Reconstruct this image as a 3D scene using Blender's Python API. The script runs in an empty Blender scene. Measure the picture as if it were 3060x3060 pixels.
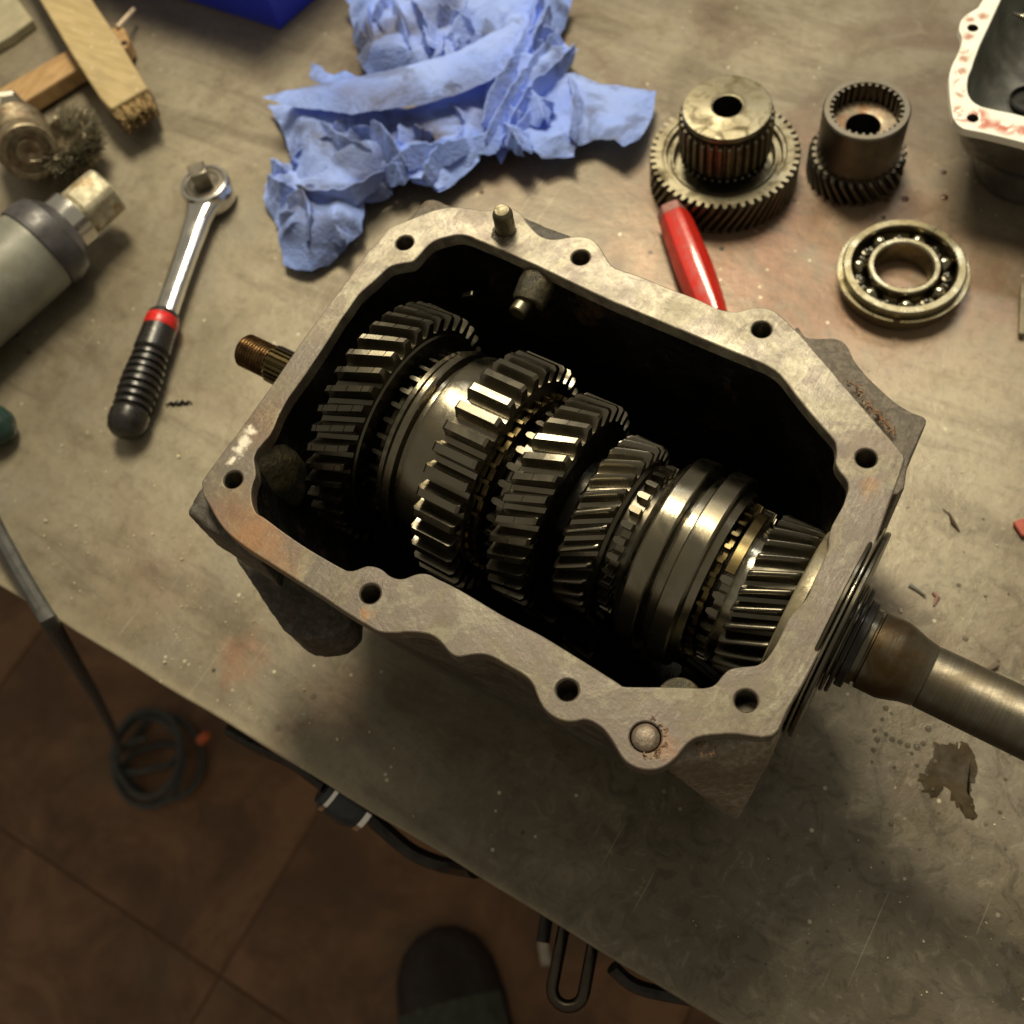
import bpy, bmesh, math, random
import numpy as np
from mathutils import Vector, Matrix, noise
from mathutils.geometry import delaunay_2d_cdt
R = math.radians
random.seed(7)
SC = bpy.context.scene
COL = SC.collection

# ------------------------------------------------------------------ camera
CAM_H = 0.51
F = 3162.8
AX = (Vector((0.84629043, 0.41641937, -0.33224601)),
      Vector((0.51637126, -0.79455817, 0.31943393)),
      Vector((-0.13097031, -0.44189617, -0.88745397)))   # world X, Y, Z seen from the lens (right, down, forward)
cam = bpy.data.cameras.new('camera')
co = bpy.data.objects.new('camera', cam); COL.objects.link(co)
rot = Matrix(((AX[0][0], -AX[0][1], -AX[0][2]), (AX[1][0], -AX[1][1], -AX[1][2]), (AX[2][0], -AX[2][1], -AX[2][2])))
co.matrix_world = Matrix.Translation((0, 0, CAM_H)) @ rot.to_4x4()
cam.sensor_width = 36; cam.lens = F / 3060 * 36
cam.clip_start = 0.01; cam.clip_end = 50
cam.dof.use_dof = True; cam.dof.focus_distance = 0.408; cam.dof.aperture_fstop = 10.5
SC.camera = co

# ------------------------------------------------------------------ light
w = bpy.data.worlds.new('World'); SC.world = w; w.use_nodes = True
w.node_tree.nodes['Background'].inputs[0].default_value = (1.0, 0.88, 0.66, 1)
w.node_tree.nodes['Background'].inputs[1].default_value = 0.215
def area(name, loc, aim, size, size_y, power, color):
    l = bpy.data.lights.new(name, 'AREA'); l.shape = 'RECTANGLE'; l.size = size; l.size_y = size_y
    l.energy = power; l.color = color
    o = bpy.data.objects.new(name, l); COL.objects.link(o); o.location = loc
    o.rotation_euler = (Vector(aim) - Vector(loc)).to_track_quat('-Z', 'Y').to_euler()
    return o
tube = area('workshop_tube_lamp', (-0.69, 0.98, 1.60), (-0.25, 0.25, 0), 0.80, 0.36, 31.0, (1.0, 0.87, 0.62))
_z = (tube.location - Vector((-0.25, 0.25, 0))).normalized(); _x = Vector((.86, -.50, 0)); _x = (_x - _z * _x.dot(_z)).normalized(); _y = _z.cross(_x)
tube.rotation_euler = Matrix((_x, _y, _z)).transposed().to_euler()
area('far_sheen_fill', (-0.25, 1.75, 1.65), (-0.1, 0.3, 0), 1.0, 0.12, 4.0, (0.96, 0.93, 0.86))  # unseen extra lamp, added for sheen on the far flange and metals
SC.view_settings.view_transform = 'Standard'; SC.view_settings.look = 'None'
SC.view_settings.exposure = 0.28; SC.view_settings.gamma = 1.0
SC.render.engine = 'CYCLES'
SC.cycles.use_denoising = True

# ------------------------------------------------------------------ helpers
def P(px, py, z=0.0):
    """the point of the horizontal plane at height z that lies on this line of sight"""
    v = Vector(((px - 1530) / F, (py - 1530) / F, 1.0))
    d = Vector((AX[0].dot(v), AX[1].dot(v), AX[2].dot(v)))
    t = (z - CAM_H) / d.z
    return Vector((d.x * t, d.y * t, z))
def PP(ox, oy, s, pts, z=0.0):
    return [P(ox + x / s, oy + y / s, z) for x, y in pts]
def empty(name, loc=(0, 0, 0), label=None, cat=None, group=None, rz=0):
    o = bpy.data.objects.new(name, None); COL.objects.link(o); o.location = loc; o.rotation_euler = (0, 0, rz)
    o.empty_display_size = .02
    tag(o, label, cat, group); return o
def tag(o, label=None, cat=None, group=None, kind=None):
    if label: o['label'] = label
    if cat: o['category'] = cat
    if group: o['group'] = group
    if kind: o['kind'] = kind
    return o
class MB:
    def __init__(s): s.v = []; s.f = []; s.m = Matrix.Identity(4)
    def add(s, vs, fs):
        b = len(s.v); s.v += [tuple(s.m @ Vector(v)) for v in vs]; s.f += [tuple(b + i for i in f) for f in fs]; return s
    def box(s, c, d, m=None):
        x, y, z = [k / 2 for k in d]; vs = [Vector((i * x, j * y, k * z)) for i in (-1, 1) for j in (-1, 1) for k in (-1, 1)]
        if m is not None: vs = [m @ v for v in vs]
        vs = [v + Vector(c) for v in vs]
        return s.add(vs, [(0, 1, 3, 2), (4, 6, 7, 5), (0, 4, 5, 1), (2, 3, 7, 6), (0, 2, 6, 4), (1, 5, 7, 3)])
    def rings(s, rings, cap0=False, cap1=False, close=True):
        n = len(rings[0]); vs = [p for r in rings for p in r]; fs = []
        for i in range(len(rings) - 1):
            for j in range(n if close else n - 1):
                a = i * n + j; b = i * n + (j + 1) % n; fs.append((a, b, b + n, a + n))
        if cap0: fs.append(tuple(range(n))[::-1])
        if cap1: fs.append(tuple(range((len(rings) - 1) * n, len(rings) * n)))
        return s.add(vs, fs)
    def lathe(s, prof, n=64, cap0=False, cap1=False, m=None):
        """profile of (axial, radius) pairs about the local Z axis"""
        rr = []
        for a, r in prof:
            rr.append([Vector((r * math.cos(2 * math.pi * k / n), r * math.sin(2 * math.pi * k / n), a)) for k in range(n)])
        if m is not None: rr = [[m @ v for v in r] for r in rr]
        return s.rings(rr, cap0, cap1)
    def tube(s, pts, rad, n=12, caps=True):
        pts = [Vector(p) for p in pts]; rr = []
        up = Vector((0, 0, 1)); prev = None
        for i, p in enumerate(pts):
            t = (pts[min(i + 1, len(pts) - 1)] - pts[max(i - 1, 0)]).normalized()
            if prev is None:
                a = t.cross(up)
                if a.length < 1e-3: a = t.cross(Vector((1, 0, 0)))
                a.normalize()
            else:
                a = (prev - t * prev.dot(t)).normalized()
            prev = a; b = t.cross(a)
            r = rad[i] if isinstance(rad, (list, tuple)) else rad
            rr.append([p + a * (r * math.cos(2 * math.pi * k / n)) + b * (r * math.sin(2 * math.pi * k / n)) for k in range(n)])
        return s.rings(rr, caps, caps)
    def prism(s, pts, z0, z1):
        n = len(pts)
        a = [Vector((p[0], p[1], z0)) for p in pts]; b = [Vector((p[0], p[1], z1)) for p in pts]
        s.add(a + b, [tuple(range(n))[::-1], tuple(range(n, 2 * n))] + [(i, (i + 1) % n, n + (i + 1) % n, n + i) for i in range(n)])
        return s
    def build(s, name, mat, parent=None, smooth=35, loc=None, bevel=0, seg=2):
        me = bpy.data.meshes.new(name); me.from_pydata(s.v, [], s.f); me.update()
        bm = bmesh.new(); bm.from_mesh(me)
        bmesh.ops.recalc_face_normals(bm, faces=bm.faces); bm.to_mesh(me); bm.free()
        if smooth:
            me.polygons.foreach_set('use_smooth', [True] * len(me.polygons)); me.set_sharp_from_angle(angle=R(smooth))
        o = bpy.data.objects.new(name, me); COL.objects.link(o)
        if mat: me.materials.append(mat)
        if parent is not None: o.parent = parent
        if loc is not None: o.location = loc
        if bevel:
            b = o.modifiers.new('edge', 'BEVEL'); b.width = bevel; b.segments = seg; b.limit_method = 'ANGLE'; b.angle_limit = R(38)
        return o
def hull(name, pts, mat, parent, bevel=0.003, sub=0, amp=0):
    """rounded, slightly rough lump spanning the given points"""
    bm = bmesh.new()
    for p in pts: bm.verts.new(p)
    r = bmesh.ops.convex_hull(bm, input=bm.verts)
    bmesh.ops.delete(bm, geom=[g for g in r['geom_interior'] if isinstance(g, bmesh.types.BMVert)], context='VERTS')
    me = bpy.data.meshes.new(name); bm.to_mesh(me); bm.free()
    t = bpy.data.objects.new('tmp', me); COL.objects.link(t)
    md = t.modifiers.new('r', 'REMESH'); md.mode = 'VOXEL'; md.voxel_size = .0012
    ms = t.modifiers.new('s', 'SMOOTH'); ms.factor = .5; ms.iterations = max(2, int(bevel * 3000))
    bpy.context.view_layer.update()
    me = bpy.data.meshes.new_from_object(t.evaluated_get(bpy.context.evaluated_depsgraph_get())); bpy.data.objects.remove(t); me.name = name
    for v in me.vertices: v.co += noise.noise_vector(v.co * 140) * amp * .8 + noise.noise_vector(v.co * 420) * amp * .4
    me.polygons.foreach_set('use_smooth', [True] * len(me.polygons))
    o = bpy.data.objects.new(name, me); COL.objects.link(o); me.materials.clear(); me.materials.append(mat); o.parent = parent
    return o
def smooth_loop(pts, per=5):
    """closed Catmull-Rom through the traced points"""
    n = len(pts); out = []
    for i in range(n):
        p0, p1, p2, p3 = [Vector(pts[(i + k) % n][:2]) for k in (-1, 0, 1, 2)]
        for j in range(per):
            t = j / per
            out.append(0.5 * ((2 * p1) + (p2 - p0) * t + (2 * p0 - 5 * p1 + 4 * p2 - p3) * t * t + (3 * p1 - p0 - 3 * p2 + p3) * t ** 3))
    return out
def spl(pts, per=8):
    out = []; n = len(pts)
    for i in range(n - 1):
        p0, p1, p2, p3 = pts[max(i - 1, 0)], pts[i], pts[i + 1], pts[min(i + 2, n - 1)]
        for j in range(per):
            t = j / per; out.append(0.5 * ((2 * p1) + (p2 - p0) * t + (2 * p0 - 5 * p1 + 4 * p2 - p3) * t * t + (3 * p1 - p0 - 3 * p2 + p3) * t ** 3))
    return out + [pts[-1]]
def resample(loop, n):
    L = [Vector(p[:2]) for p in loop]; d = [0.0]
    for i in range(len(L)): d.append(d[-1] + (L[(i + 1) % len(L)] - L[i]).length)
    out = []; k = 0
    for i in range(n):
        t = d[-1] * i / n
        while d[k + 1] < t: k += 1
        u = (t - d[k]) / max(d[k + 1] - d[k], 1e-9)
        out.append(L[k % len(L)].lerp(L[(k + 1) % len(L)], u))
    return out
def plate(name, loops, z0, z1, mat, parent, bev=0.0005):
    cu = bpy.data.curves.new(name, 'CURVE'); cu.dimensions = '2D'; cu.fill_mode = 'BOTH'
    cu.extrude = (z1 - z0) / 2 - bev; cu.bevel_depth = bev; cu.bevel_resolution = 1; cu.offset = -bev
    for L in loops:
        s = cu.splines.new('POLY'); s.points.add(len(L) - 1); s.use_cyclic_u = True
        for i, p in enumerate(L): s.points[i].co = (p[0], p[1], 0, 1)
    t = bpy.data.objects.new('tmp', cu); COL.objects.link(t); bpy.context.view_layer.update()
    me = bpy.data.meshes.new_from_object(t.evaluated_get(bpy.context.evaluated_depsgraph_get()))
    bpy.data.objects.remove(t)
    me.name = name; me.materials.clear(); me.materials.append(mat)
    me.polygons.foreach_set('use_smooth', [False] * len(me.polygons))
    o = bpy.data.objects.new(name, me); COL.objects.link(o); o.location = (0, 0, (z0 + z1) / 2)
    if parent is not None: o.parent = parent
    return o
def circle(c, r, n=28): return [(c[0] + r * math.cos(2 * math.pi * k / n), c[1] + r * math.sin(2 * math.pi * k / n)) for k in range(n)]

# ------------------------------------------------------------------ materials
class NT:
    def __init__(s, name):
        s.mat = bpy.data.materials.new(name); s.mat.use_nodes = True; s.t = s.mat.node_tree; s.n = s.t.nodes
        s.b = s.n['Principled BSDF']; s.tc = s.n.new('ShaderNodeTexCoord'); s.co = s.tc.outputs['Object']
    def link(s, a, b):
        if isinstance(a, (int, float)): b.default_value = a
        elif isinstance(a, tuple): b.default_value = a if len(a) == 4 else (*a, 1)
        else: s.t.links.new(a, b)
    def noise(s, scale, detail=6, rough=.6, dist=0, vec=None, out='Fac'):
        n = s.n.new('ShaderNodeTexNoise'); n.inputs['Scale'].default_value = scale; n.inputs['Detail'].default_value = detail
        n.inputs['Roughness'].default_value = rough; n.inputs['Distortion'].default_value = dist
        s.link(vec or s.co, n.inputs['Vector']); return n.outputs[out]
    def vor(s, scale, feature='F1', vec=None, rnd=1.0, out='Distance'):
        n = s.n.new('ShaderNodeTexVoronoi'); n.feature = feature; n.inputs['Scale'].default_value = scale; n.inputs['Randomness'].default_value = rnd
        s.link(vec or s.co, n.inputs['Vector']); return n.outputs[out]
    def mapv(s, scale=(1, 1, 1), rot=(0, 0, 0), loc=(0, 0, 0)):
        n = s.n.new('ShaderNodeMapping'); n.inputs['Scale'].default_value = scale; n.inputs['Rotation'].default_value = rot; n.inputs['Location'].default_value = loc
        s.link(s.co, n.inputs['Vector']); return n.outputs[0]
    def ramp(s, fac, a, b, lo=0.0, hi=1.0):
        n = s.n.new('ShaderNodeMapRange'); n.interpolation_type = 'SMOOTHSTEP'
        for i, v in enumerate((fac, a, b, lo, hi)): s.link(v, n.inputs[i])
        return n.outputs[0]
    def mix(s, f, a, b, mode='MIX'):
        n = s.n.new('ShaderNodeMix'); n.data_type = 'RGBA'; n.blend_type = mode
        s.link(f, n.inputs[0]); s.link(a, n.inputs[6]); s.link(b, n.inputs[7]); return n.outputs[2]
    def math(s, op, a, b=0.0):
        n = s.n.new('ShaderNodeMath'); n.operation = op; s.link(a, n.inputs[0]); s.link(b, n.inputs[1]); return n.outputs[0]
    def spot(s, p, r0, r1, warp=0.0, wscale=60, sc=(1, 1, 0)):
        """mask that is 1 near the point p (object space) and fades out between r0 and r1, with a ragged edge"""
        v = s.n.new('ShaderNodeVectorMath'); v.operation = 'SUBTRACT'; s.link(s.co, v.inputs[0]); v.inputs[1].default_value = p
        m = s.n.new('ShaderNodeVectorMath'); m.operation = 'MULTIPLY'; s.link(v.outputs[0], m.inputs[0]); m.inputs[1].default_value = sc
        l = s.n.new('ShaderNodeVectorMath'); l.operation = 'LENGTH'; s.link(m.outputs[0], l.inputs[0])
        d = l.outputs['Value']
        if warp: d = s.math('ADD', d, s.math('MULTIPLY', s.math('SUBTRACT', s.noise(wscale, 5), .5), warp * 2))
        return s.ramp(d, r0, r1, 1, 0)
    def bump(s, h, strength=.3, dist=.001, prev=None):
        n = s.n.new('ShaderNodeBump'); n.inputs['Strength'].default_value = strength; n.inputs['Distance'].default_value = dist
        s.link(h, n.inputs['Height'])
        if prev is not None: s.t.links.new(prev, n.inputs['Normal'])
        return n.outputs[0]
    def sepy(s):
        n = s.n.new('ShaderNodeSeparateXYZ'); s.link(s.co, n.inputs[0]); return n.outputs[1]
    def done(s, base, rough=.5, metal=0.0, normal=None, **kw):
        s.link(base, s.b.inputs['Base Color']); s.link(rough, s.b.inputs['Roughness']); s.link(metal, s.b.inputs['Metallic'])
        if normal is not None: s.t.links.new(normal, s.b.inputs['Normal'])
        for k, v in kw.items(): s.link(v, s.b.inputs[k.replace('_', ' ')])
        return s.mat
def simple(name, col, rough=.5, metal=0.0, var=.25, scale=120, bump=.15, dirt=None, dirtamt=.5, dscale=60, bscale=900, **kw):
    m = NT(name); n1 = m.noise(scale, 6)
    c = m.mix(m.ramp(n1, .3, .7), tuple(k * (1 - var) for k in col), tuple(min(k * (1 + var), 1) for k in col))
    if dirt: c = m.mix(m.ramp(m.noise(dscale, 7, .65, .4), .48, .66, 0, dirtamt), c, dirt)
    rg = m.ramp(m.noise(scale * 1.7, 5), .3, .7, max(rough - .1, .03), min(rough + .12, 1))
    return m.done(c, rg, metal, m.bump(m.noise(bscale, 4), bump, .0005), **kw)

# ------- bench top: worn sheet steel, brown-grey, mottled
def bench_mat():
    m = NT('worn_bench_steel')
    big = m.noise(4.5, 8, .62, .5); mid = m.noise(19, 8, .65, .8); fine = m.noise(170, 6, .7)
    c = m.mix(m.ramp(big, .35, .66), (.150, .124, .085), (.270, .236, .165))
    c = m.mix(m.ramp(mid, .42, .68, 0, .55), c, (.20, .182, .150))
    c = m.mix(m.ramp(m.noise(9, 6, .6, 1.2, m.mapv(loc=(3, 1, 0))), .50, .66, 0, .7), c, (.135, .092, .062))
    # reddish worn paint
    for px, py, r0, r1, a in ((2450, 820, .02, .16, .65), (2080, 640, .01, .09, .4), (2760, 1010, .01, .10, .5), (735, 1965, .002, .022, .8), (1500, 480, .0, .07, .35), (1010, 2070, .0, .03, .4), (450, 1720, .0, .06, .25)):
        p = P(px, py, 0); k = m.math('MULTIPLY', m.spot(p, r0, r1, .035, 28), m.ramp(m.noise(60, 6), .3, .6, .3 * a, a))
        c = m.mix(m.math('MULTIPLY', k, .72), c, (.31, .145, .085))
    # pale worn zones, with lamp glare painted into the left and right ones
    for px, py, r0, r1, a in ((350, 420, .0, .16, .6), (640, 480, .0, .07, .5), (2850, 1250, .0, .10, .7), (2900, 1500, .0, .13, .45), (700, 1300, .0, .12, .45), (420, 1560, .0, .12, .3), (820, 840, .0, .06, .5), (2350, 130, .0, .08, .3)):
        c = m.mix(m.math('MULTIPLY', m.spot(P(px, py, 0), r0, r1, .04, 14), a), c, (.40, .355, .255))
    # darker zones in the bench colour
    for px, py, r0, r1, a in ((2500, 2700, .0, .13, .45), (1500, 2300, .0, .10, .45), (1900, 2650, .0, .10, .35), (2300, 2350, .0, .09, .4), (1350, 450, .0, .12, .3)):
        c = m.mix(m.math('MULTIPLY', m.spot(P(px, py, 0), r0, r1, .05, 20), a), c, (.085, .075, .055))
    md2 = m.noise(62, 7, .72, .6, m.mapv(loc=(1, 9, 0)))
    smr = m.noise(9, 6, .65, .6, m.mapv((.6, 3.2, 1), (0, 0, .7))); c = m.mix(m.ramp(smr, .50, .68, 0, .55), c, (.11, .085, .058)); c = m.mix(m.ramp(smr, .30, .44, .4, 0), c, (.34, .30, .21))
    c = m.mix(m.ramp(md2, .52, .72, 0, .32), c, (.085, .070, .048)); c = m.mix(m.ramp(md2, .28, .44, .25, 0), c, (.36, .32, .23))
    c = m.mix(m.ramp(fine, .45, .72, 0, .32), c, (.10, .085, .06)); c = m.mix(m.ramp(fine, .26, .42, .2, 0), c, (.38, .34, .25))
    bl_ = m.noise(75, 6, .7, 1.0, m.mapv(loc=(4, 2, 6))); zone = m.spot(P(2500, 2600, 0), .06, .26, .05, 12)
    c = m.mix(m.math('MULTIPLY', zone, m.ramp(bl_, .50, .62, 0, .6)), c, (.065, .056, .038)); c = m.mix(m.math('MULTIPLY', zone, m.ramp(bl_, .34, .44, .35, 0)), c, (.33, .30, .21))
    ed_ = m.ramp(m.math('ADD', m.math('MULTIPLY', m.noise(120, 4), .006), m.sepy()), .014, .024, .5, 0); c = m.mix(ed_, c, (.36, .31, .21))
    # specks of paint and grit
    v = m.vor(85, vec=m.mapv()); pk = m.math('MULTIPLY', m.ramp(v, .06, .10, 1, 0), m.ramp(m.noise(7, 3), .44, .6, .15, 1))
    c = m.mix(m.math('MULTIPLY', pk, .8), c, (.62, .58, .42))
    v2 = m.vor(46, vec=m.mapv(loc=(5.3, 2.1, 0))); c = m.mix(m.math('MULTIPLY', m.ramp(v2, .055, .10, 1, 0), m.ramp(m.noise(11, 3, vec=m.mapv(loc=(2, 7, 0))), .5, .62)), c, (.045, .035, .025))
    # scratches
    for rz, th in ((.5, .985), (-.9, .988), (1.25, .990), (2.1, .99), (-.3, .99)):
        s1 = m.noise(30, 2, .5, .0, m.mapv((14, .35, 1), (0, 0, rz)))
        c = m.mix(m.ramp(s1, .735, .76, 0, .35), c, (.42, .39, .30))
    rg = m.ramp(mid, .3, .7, .27, .52)
    nb = m.bump(fine, .35, .0005, m.bump(md2, .16, .0012, m.bump(mid, .15, .002)))
    return m.done(c, rg, .30, nb)
M = {}
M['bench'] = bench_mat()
def machined_mat():
    m = NT('machined_cast_flange')
    n1 = m.noise(30, 8, .65, 1.0); n2 = m.noise(110, 8, .7, .6); sc = m.noise(220, 4, .6, 0, m.mapv((3.5, .25, 1), (0, 0, .35)))
    n3 = m.noise(520, 5, .75, .4)
    c = m.mix(m.ramp(n1, .35, .62), (.110, .092, .066), (.210, .182, .128))
    # old gasket stain islands with darker rims
    g = m.noise(24, 5, .55, 1.5, m.mapv(loc=(1.7, .3, 0)))
    isl = m.ramp(g, .50, .515); c = m.mix(m.math('MULTIPLY', isl, .72), c, (.135, .115, .100))
    rim = m.math('MULTIPLY', m.ramp(g, .488, .502), m.ramp(g, .503, .518, 1, 0)); c = m.mix(m.math('MULTIPLY', m.math('MULTIPLY', rim, .55), m.ramp(n2, .42, .58)), c, (.07, .05, .034))
    c = m.mix(m.ramp(n2, .5, .70, 0, .45), c, (.34, .31, .22)); c = m.mix(m.ramp(n3, .50, .64, 0, .35), c, (.085, .068, .048)); c = m.mix(m.ramp(n3, .34, .46, .3, 0), c, (.40, .36, .26)); n4 = m.noise(260, 6, .7, 1.2, m.mapv(loc=(2, 2, 2))); c = m.mix(m.ramp(n4, .52, .62, 0, .4), c, (.105, .080, .058)); c = m.mix(m.ramp(n4, .36, .44, .22, 0), c, (.38, .34, .24))
    c = m.mix(m.ramp(sc, .56, .70, 0, .22), c, (.50, .46, .34))
    # light falloff painted in: far side sheen pale, near side dull oil brown
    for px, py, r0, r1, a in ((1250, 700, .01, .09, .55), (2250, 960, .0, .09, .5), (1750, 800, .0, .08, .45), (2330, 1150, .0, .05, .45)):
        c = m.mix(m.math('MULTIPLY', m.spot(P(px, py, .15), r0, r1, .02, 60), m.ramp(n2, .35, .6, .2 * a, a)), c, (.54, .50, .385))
    for px, py, r0, r1, a in ((1330, 1880, .0, .10, .6), (1900, 2150, .0, .08, .5), (640, 1480, .0, .05, .6), (2500, 1900, .0, .07, .55), (850, 1130, .0, .04, .5)):
        c = m.mix(m.math('MULTIPLY', m.spot(P(px, py, .15), r0, r1, .02, 40), a), c, (.118, .100, .072))
    n5 = m.noise(48, 5, .6, 2.0, m.mapv(loc=(7, 1, 2))); c = m.mix(m.ramp(n5, .52, .60, 0, .55), c, (.150, .115, .098)); c = m.mix(m.ramp(n5, .36, .46, .4, 0), c, (.27, .255, .175))
    c = m.mix(m.ramp(n3, .50, .62, 0, .28), c, (.11, .092, .068)); c = m.mix(m.math('MULTIPLY', isl, .28), c, (.12, .10, .09)); 
    # rust at the near left corner
    for px, py, r0, r1, a in ((760, 1610, .003, .016, .9), (690, 1540, .0, .02, .6), (850, 1680, .0, .014, .55), (800, 1260, .0, .02, .3), (1980, 2230, .0, .008, .5), (1095, 1838, .0, .004, .9), (2600, 1450, .0, .006, .6)):
        k = m.math('MULTIPLY', m.spot(P(px, py, .15), r0, r1, .008, 150), m.ramp(n2, .25, .6, .5 * a, a)); c = m.mix(m.math('MULTIPLY', k, .85), c, (.27, .135, .058))
    for px, py, r0, r1 in ((730, 1320, .0006, .004), (715, 1345, .0005, .004), (745, 1290, .0004, .0035), (695, 1375, .0004, .003)):
        c = m.mix(m.spot(P(px, py, .15), r0, r1, .0035, 420), c, (.66, .62, .52))
    rg = m.ramp(n1, .3, .7, .38, .58); rg = m.math('SUBTRACT', rg, m.math('MULTIPLY', isl, .05))
    nb = m.bump(n2, .35, .0005, m.bump(g, .5, .0006)); nb = m.bump(n3, .28, .0003, m.bump(sc, .2, .0003, nb))
    return m.done(c, rg, .30, nb)
M['machined'] = machined_mat()
def cast_mat(name, a, b, rough, bump=.6, oil=.3):
    m = NT(name); n = m.noise(330, 6, .7); n1 = m.noise(35, 6, .6, .8)
    c = m.mix(m.ramp(n1, .35, .65), a, b); c = m.mix(m.ramp(n, .42, .62, .6, 0), c, tuple(k * .45 for k in a)); c = m.mix(m.ramp(m.noise(70, 6, .7), .56, .7, 0, .45), c, (.10, .055, .028))
    return m.done(c, m.ramp(n1, .35, .65, rough - oil * .4, rough + .1), .1, m.bump(n, bump, .0009, m.bump(m.noise(60, 4), .5, .003)))
M['cast'] = cast_mat('rough_cast_iron', (.060, .050, .040), (.125, .112, .092), .6)
M['cast_pale'] = cast_mat('weathered_cast_iron', (.125, .105, .080), (.20, .172, .132), .55, .9)
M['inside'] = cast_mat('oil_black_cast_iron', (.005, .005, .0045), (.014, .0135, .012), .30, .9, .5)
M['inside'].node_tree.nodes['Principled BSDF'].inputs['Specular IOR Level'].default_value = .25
M['boss'] = cast_mat('oily_cast_boss', (.060, .058, .042), (.14, .11, .048), .17, 1.4, .3)
def steel(name, col, rough, oil=.5, brush=None, bump=.08, worn=0):
    m = NT(name); n = m.noise(60, 6, .6, .5); n2 = m.noise(420, 5, .7)
    c = m.mix(m.ramp(n, .4, .7, 0, oil), col, (col[0] * .66, col[1] * .60, col[2] * .46))
    c = m.mix(m.ramp(n2, .55, .8, 0, .35), c, tuple(k * .35 for k in col))
    rg = m.ramp(n, .3, .7, rough - .07, rough + .1)
    if worn:
        wn = m.noise(95, 7, .7, .8, m.mapv(loc=(3, 3, 3))); c = m.mix(m.ramp(wn, .47, .62, 0, worn), c, (col[0] * .3, col[1] * .25, col[2] * .18)); rg = m.math('ADD', rg, m.ramp(wn, .4, .65, 0, .2))
    nb = m.bump(n2, bump, .0004)
    if brush: nb = m.bump(m.noise(60, 3, .6, 0, m.mapv(brush)), .25, .0003, nb)
    return m.done(c, rg, 1.0, nb)
M['gear'] = steel('oily_gear_steel', (.225, .208, .165), .27)
M['gear_dark'] = steel('dark_oily_gear_steel', (.135, .125, .098), .28)
M['sleeve'] = steel('polished_sleeve_steel', (.245, .224, .172), .22, .6, (90, 1, 1))
M['bright'] = steel('bright_machined_steel', (.40, .38, .31), .2, .3, (60, 1, 1))
def shaft_mat():
    m = NT('dull_turned_shaft_steel'); n = m.noise(45, 7, .65, .8); tn = m.noise(55, 4, .7, 0, m.mapv((14, .25, .25))); f_ = m.noise(400, 5, .7)
    c = m.mix(m.ramp(tn, .35, .65), (.125, .112, .086), (.165, .148, .116)); c = m.mix(m.ramp(n, .48, .66, 0, .6), c, (.10, .080, .050)); c = m.mix(m.ramp(f_, .52, .75, 0, .4), c, (.08, .07, .055))
    k = m.spot((.010, 0, 0), .004, .016, .006, 120, (1, 0, 0)); c = m.mix(m.math('MULTIPLY', k, m.ramp(n, .36, .56, .35, .95)), c, (.075, .045, .016))
    return m.done(c, m.ramp(n, .3, .7, .34, .52), .9, m.bump(tn, .18, .0003, m.bump(f_, .2, .0004)))
M['shaft'] = shaft_mat()
M['gold'] = steel('oil_stained_synchro_brass', (.135, .105, .050), .30, .6)
M['gear_dry'] = steel('dry_gear_steel', (.235, .215, .155), .38, .5, None, .15, .6)
M['gear_dry2'] = steel('dull_helical_gear_steel', (.165, .15, .122), .42, .4)
M['bear'] = steel('oil_yellowed_bearing_steel', (.33, .30, .20), .25, .6, None, .1, .5)
M['chrome'] = steel('worn_chrome', (.78, .77, .73), .16, .08, None, .03)
M['black_metal'] = simple('blackened_metal', (.03, .028, .026), .35, .6)
M['dark_hole'] = simple('oily_dark_recess', (.012, .011, .010), .4)

# ------------------------------------------------------------------ floor and bench
FZ = -0.86
fm = NT('red_brown_floor_tile')
a = fm.noise(6.5, 7, .65, .8); b = fm.noise(30, 6, .7)
c = fm.mix(fm.ramp(a, .35, .65), (.12, .058, .027), (.245, .125, .060)); c = fm.mix(fm.ramp(b, .5, .75, 0, .35), c, (.07, .045, .03))
c = fm.mix(fm.ramp(fm.noise(6, 5, vec=fm.mapv(loc=(4, 4, 0))), .55, .7, 0, .4), c, (.12, .10, .05))
M['floor'] = fm.done(c, fm.ramp(b, .3, .7, .45, .7), 0, fm.bump(b, .3, .002))
M['grout'] = simple('dark_joint', (.105, .052, .026), .9)
fl = MB().add([(-6, -5, FZ - .0012), (6, -5, FZ - .0012), (6, 7, FZ - .0012), (-6, 7, FZ - .0012)], [(0, 1, 2, 3)]).build('floor', M['grout'], None, 0)
tag(fl, kind='structure')
tw = .52
ta = P(936, 2452, FZ); tb = P(712, 2825, FZ); trz = math.atan2(tb.y - ta.y, tb.x - ta.x) + math.pi / 2; tc = P(125, 2558, FZ)
tu = Vector((math.cos(trz), math.sin(trz), 0)); tv = Vector((-tu.y, tu.x, 0))
tile0 = None
tm = MB(); e = .0016; w2 = tw / 2 - e
tm.rings([[(-w2, -w2, -.002), (w2, -w2, -.002), (w2, w2, -.002), (-w2, w2, -.002)], [(-w2, -w2, -.0006), (w2, -w2, -.0006), (w2, w2, -.0006), (-w2, w2, -.0006)], [(-w2 + .002, -w2 + .002, 0), (w2 - .002, -w2 + .002, 0), (w2 - .002, w2 - .002, 0), (-w2 + .002, w2 - .002, 0)]], False, True)
for i in range(-4, 5):
    for j in range(-3, 4):
        if tile0 is None:
            tile0 = o = tm.build('floor_tile', M['floor'], fl, 0)
        else:
            o = tile0.copy(); COL.objects.link(o); o.parent = fl
        o.location = tu * (ta.dot(tu) + (i + .5) * tw) + tv * (tc.dot(tv) + (j + .5) * tw) + Vector((0, 0, FZ + random.uniform(-.0004, .0004))); o.rotation_euler = (0, 0, trz)

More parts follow.
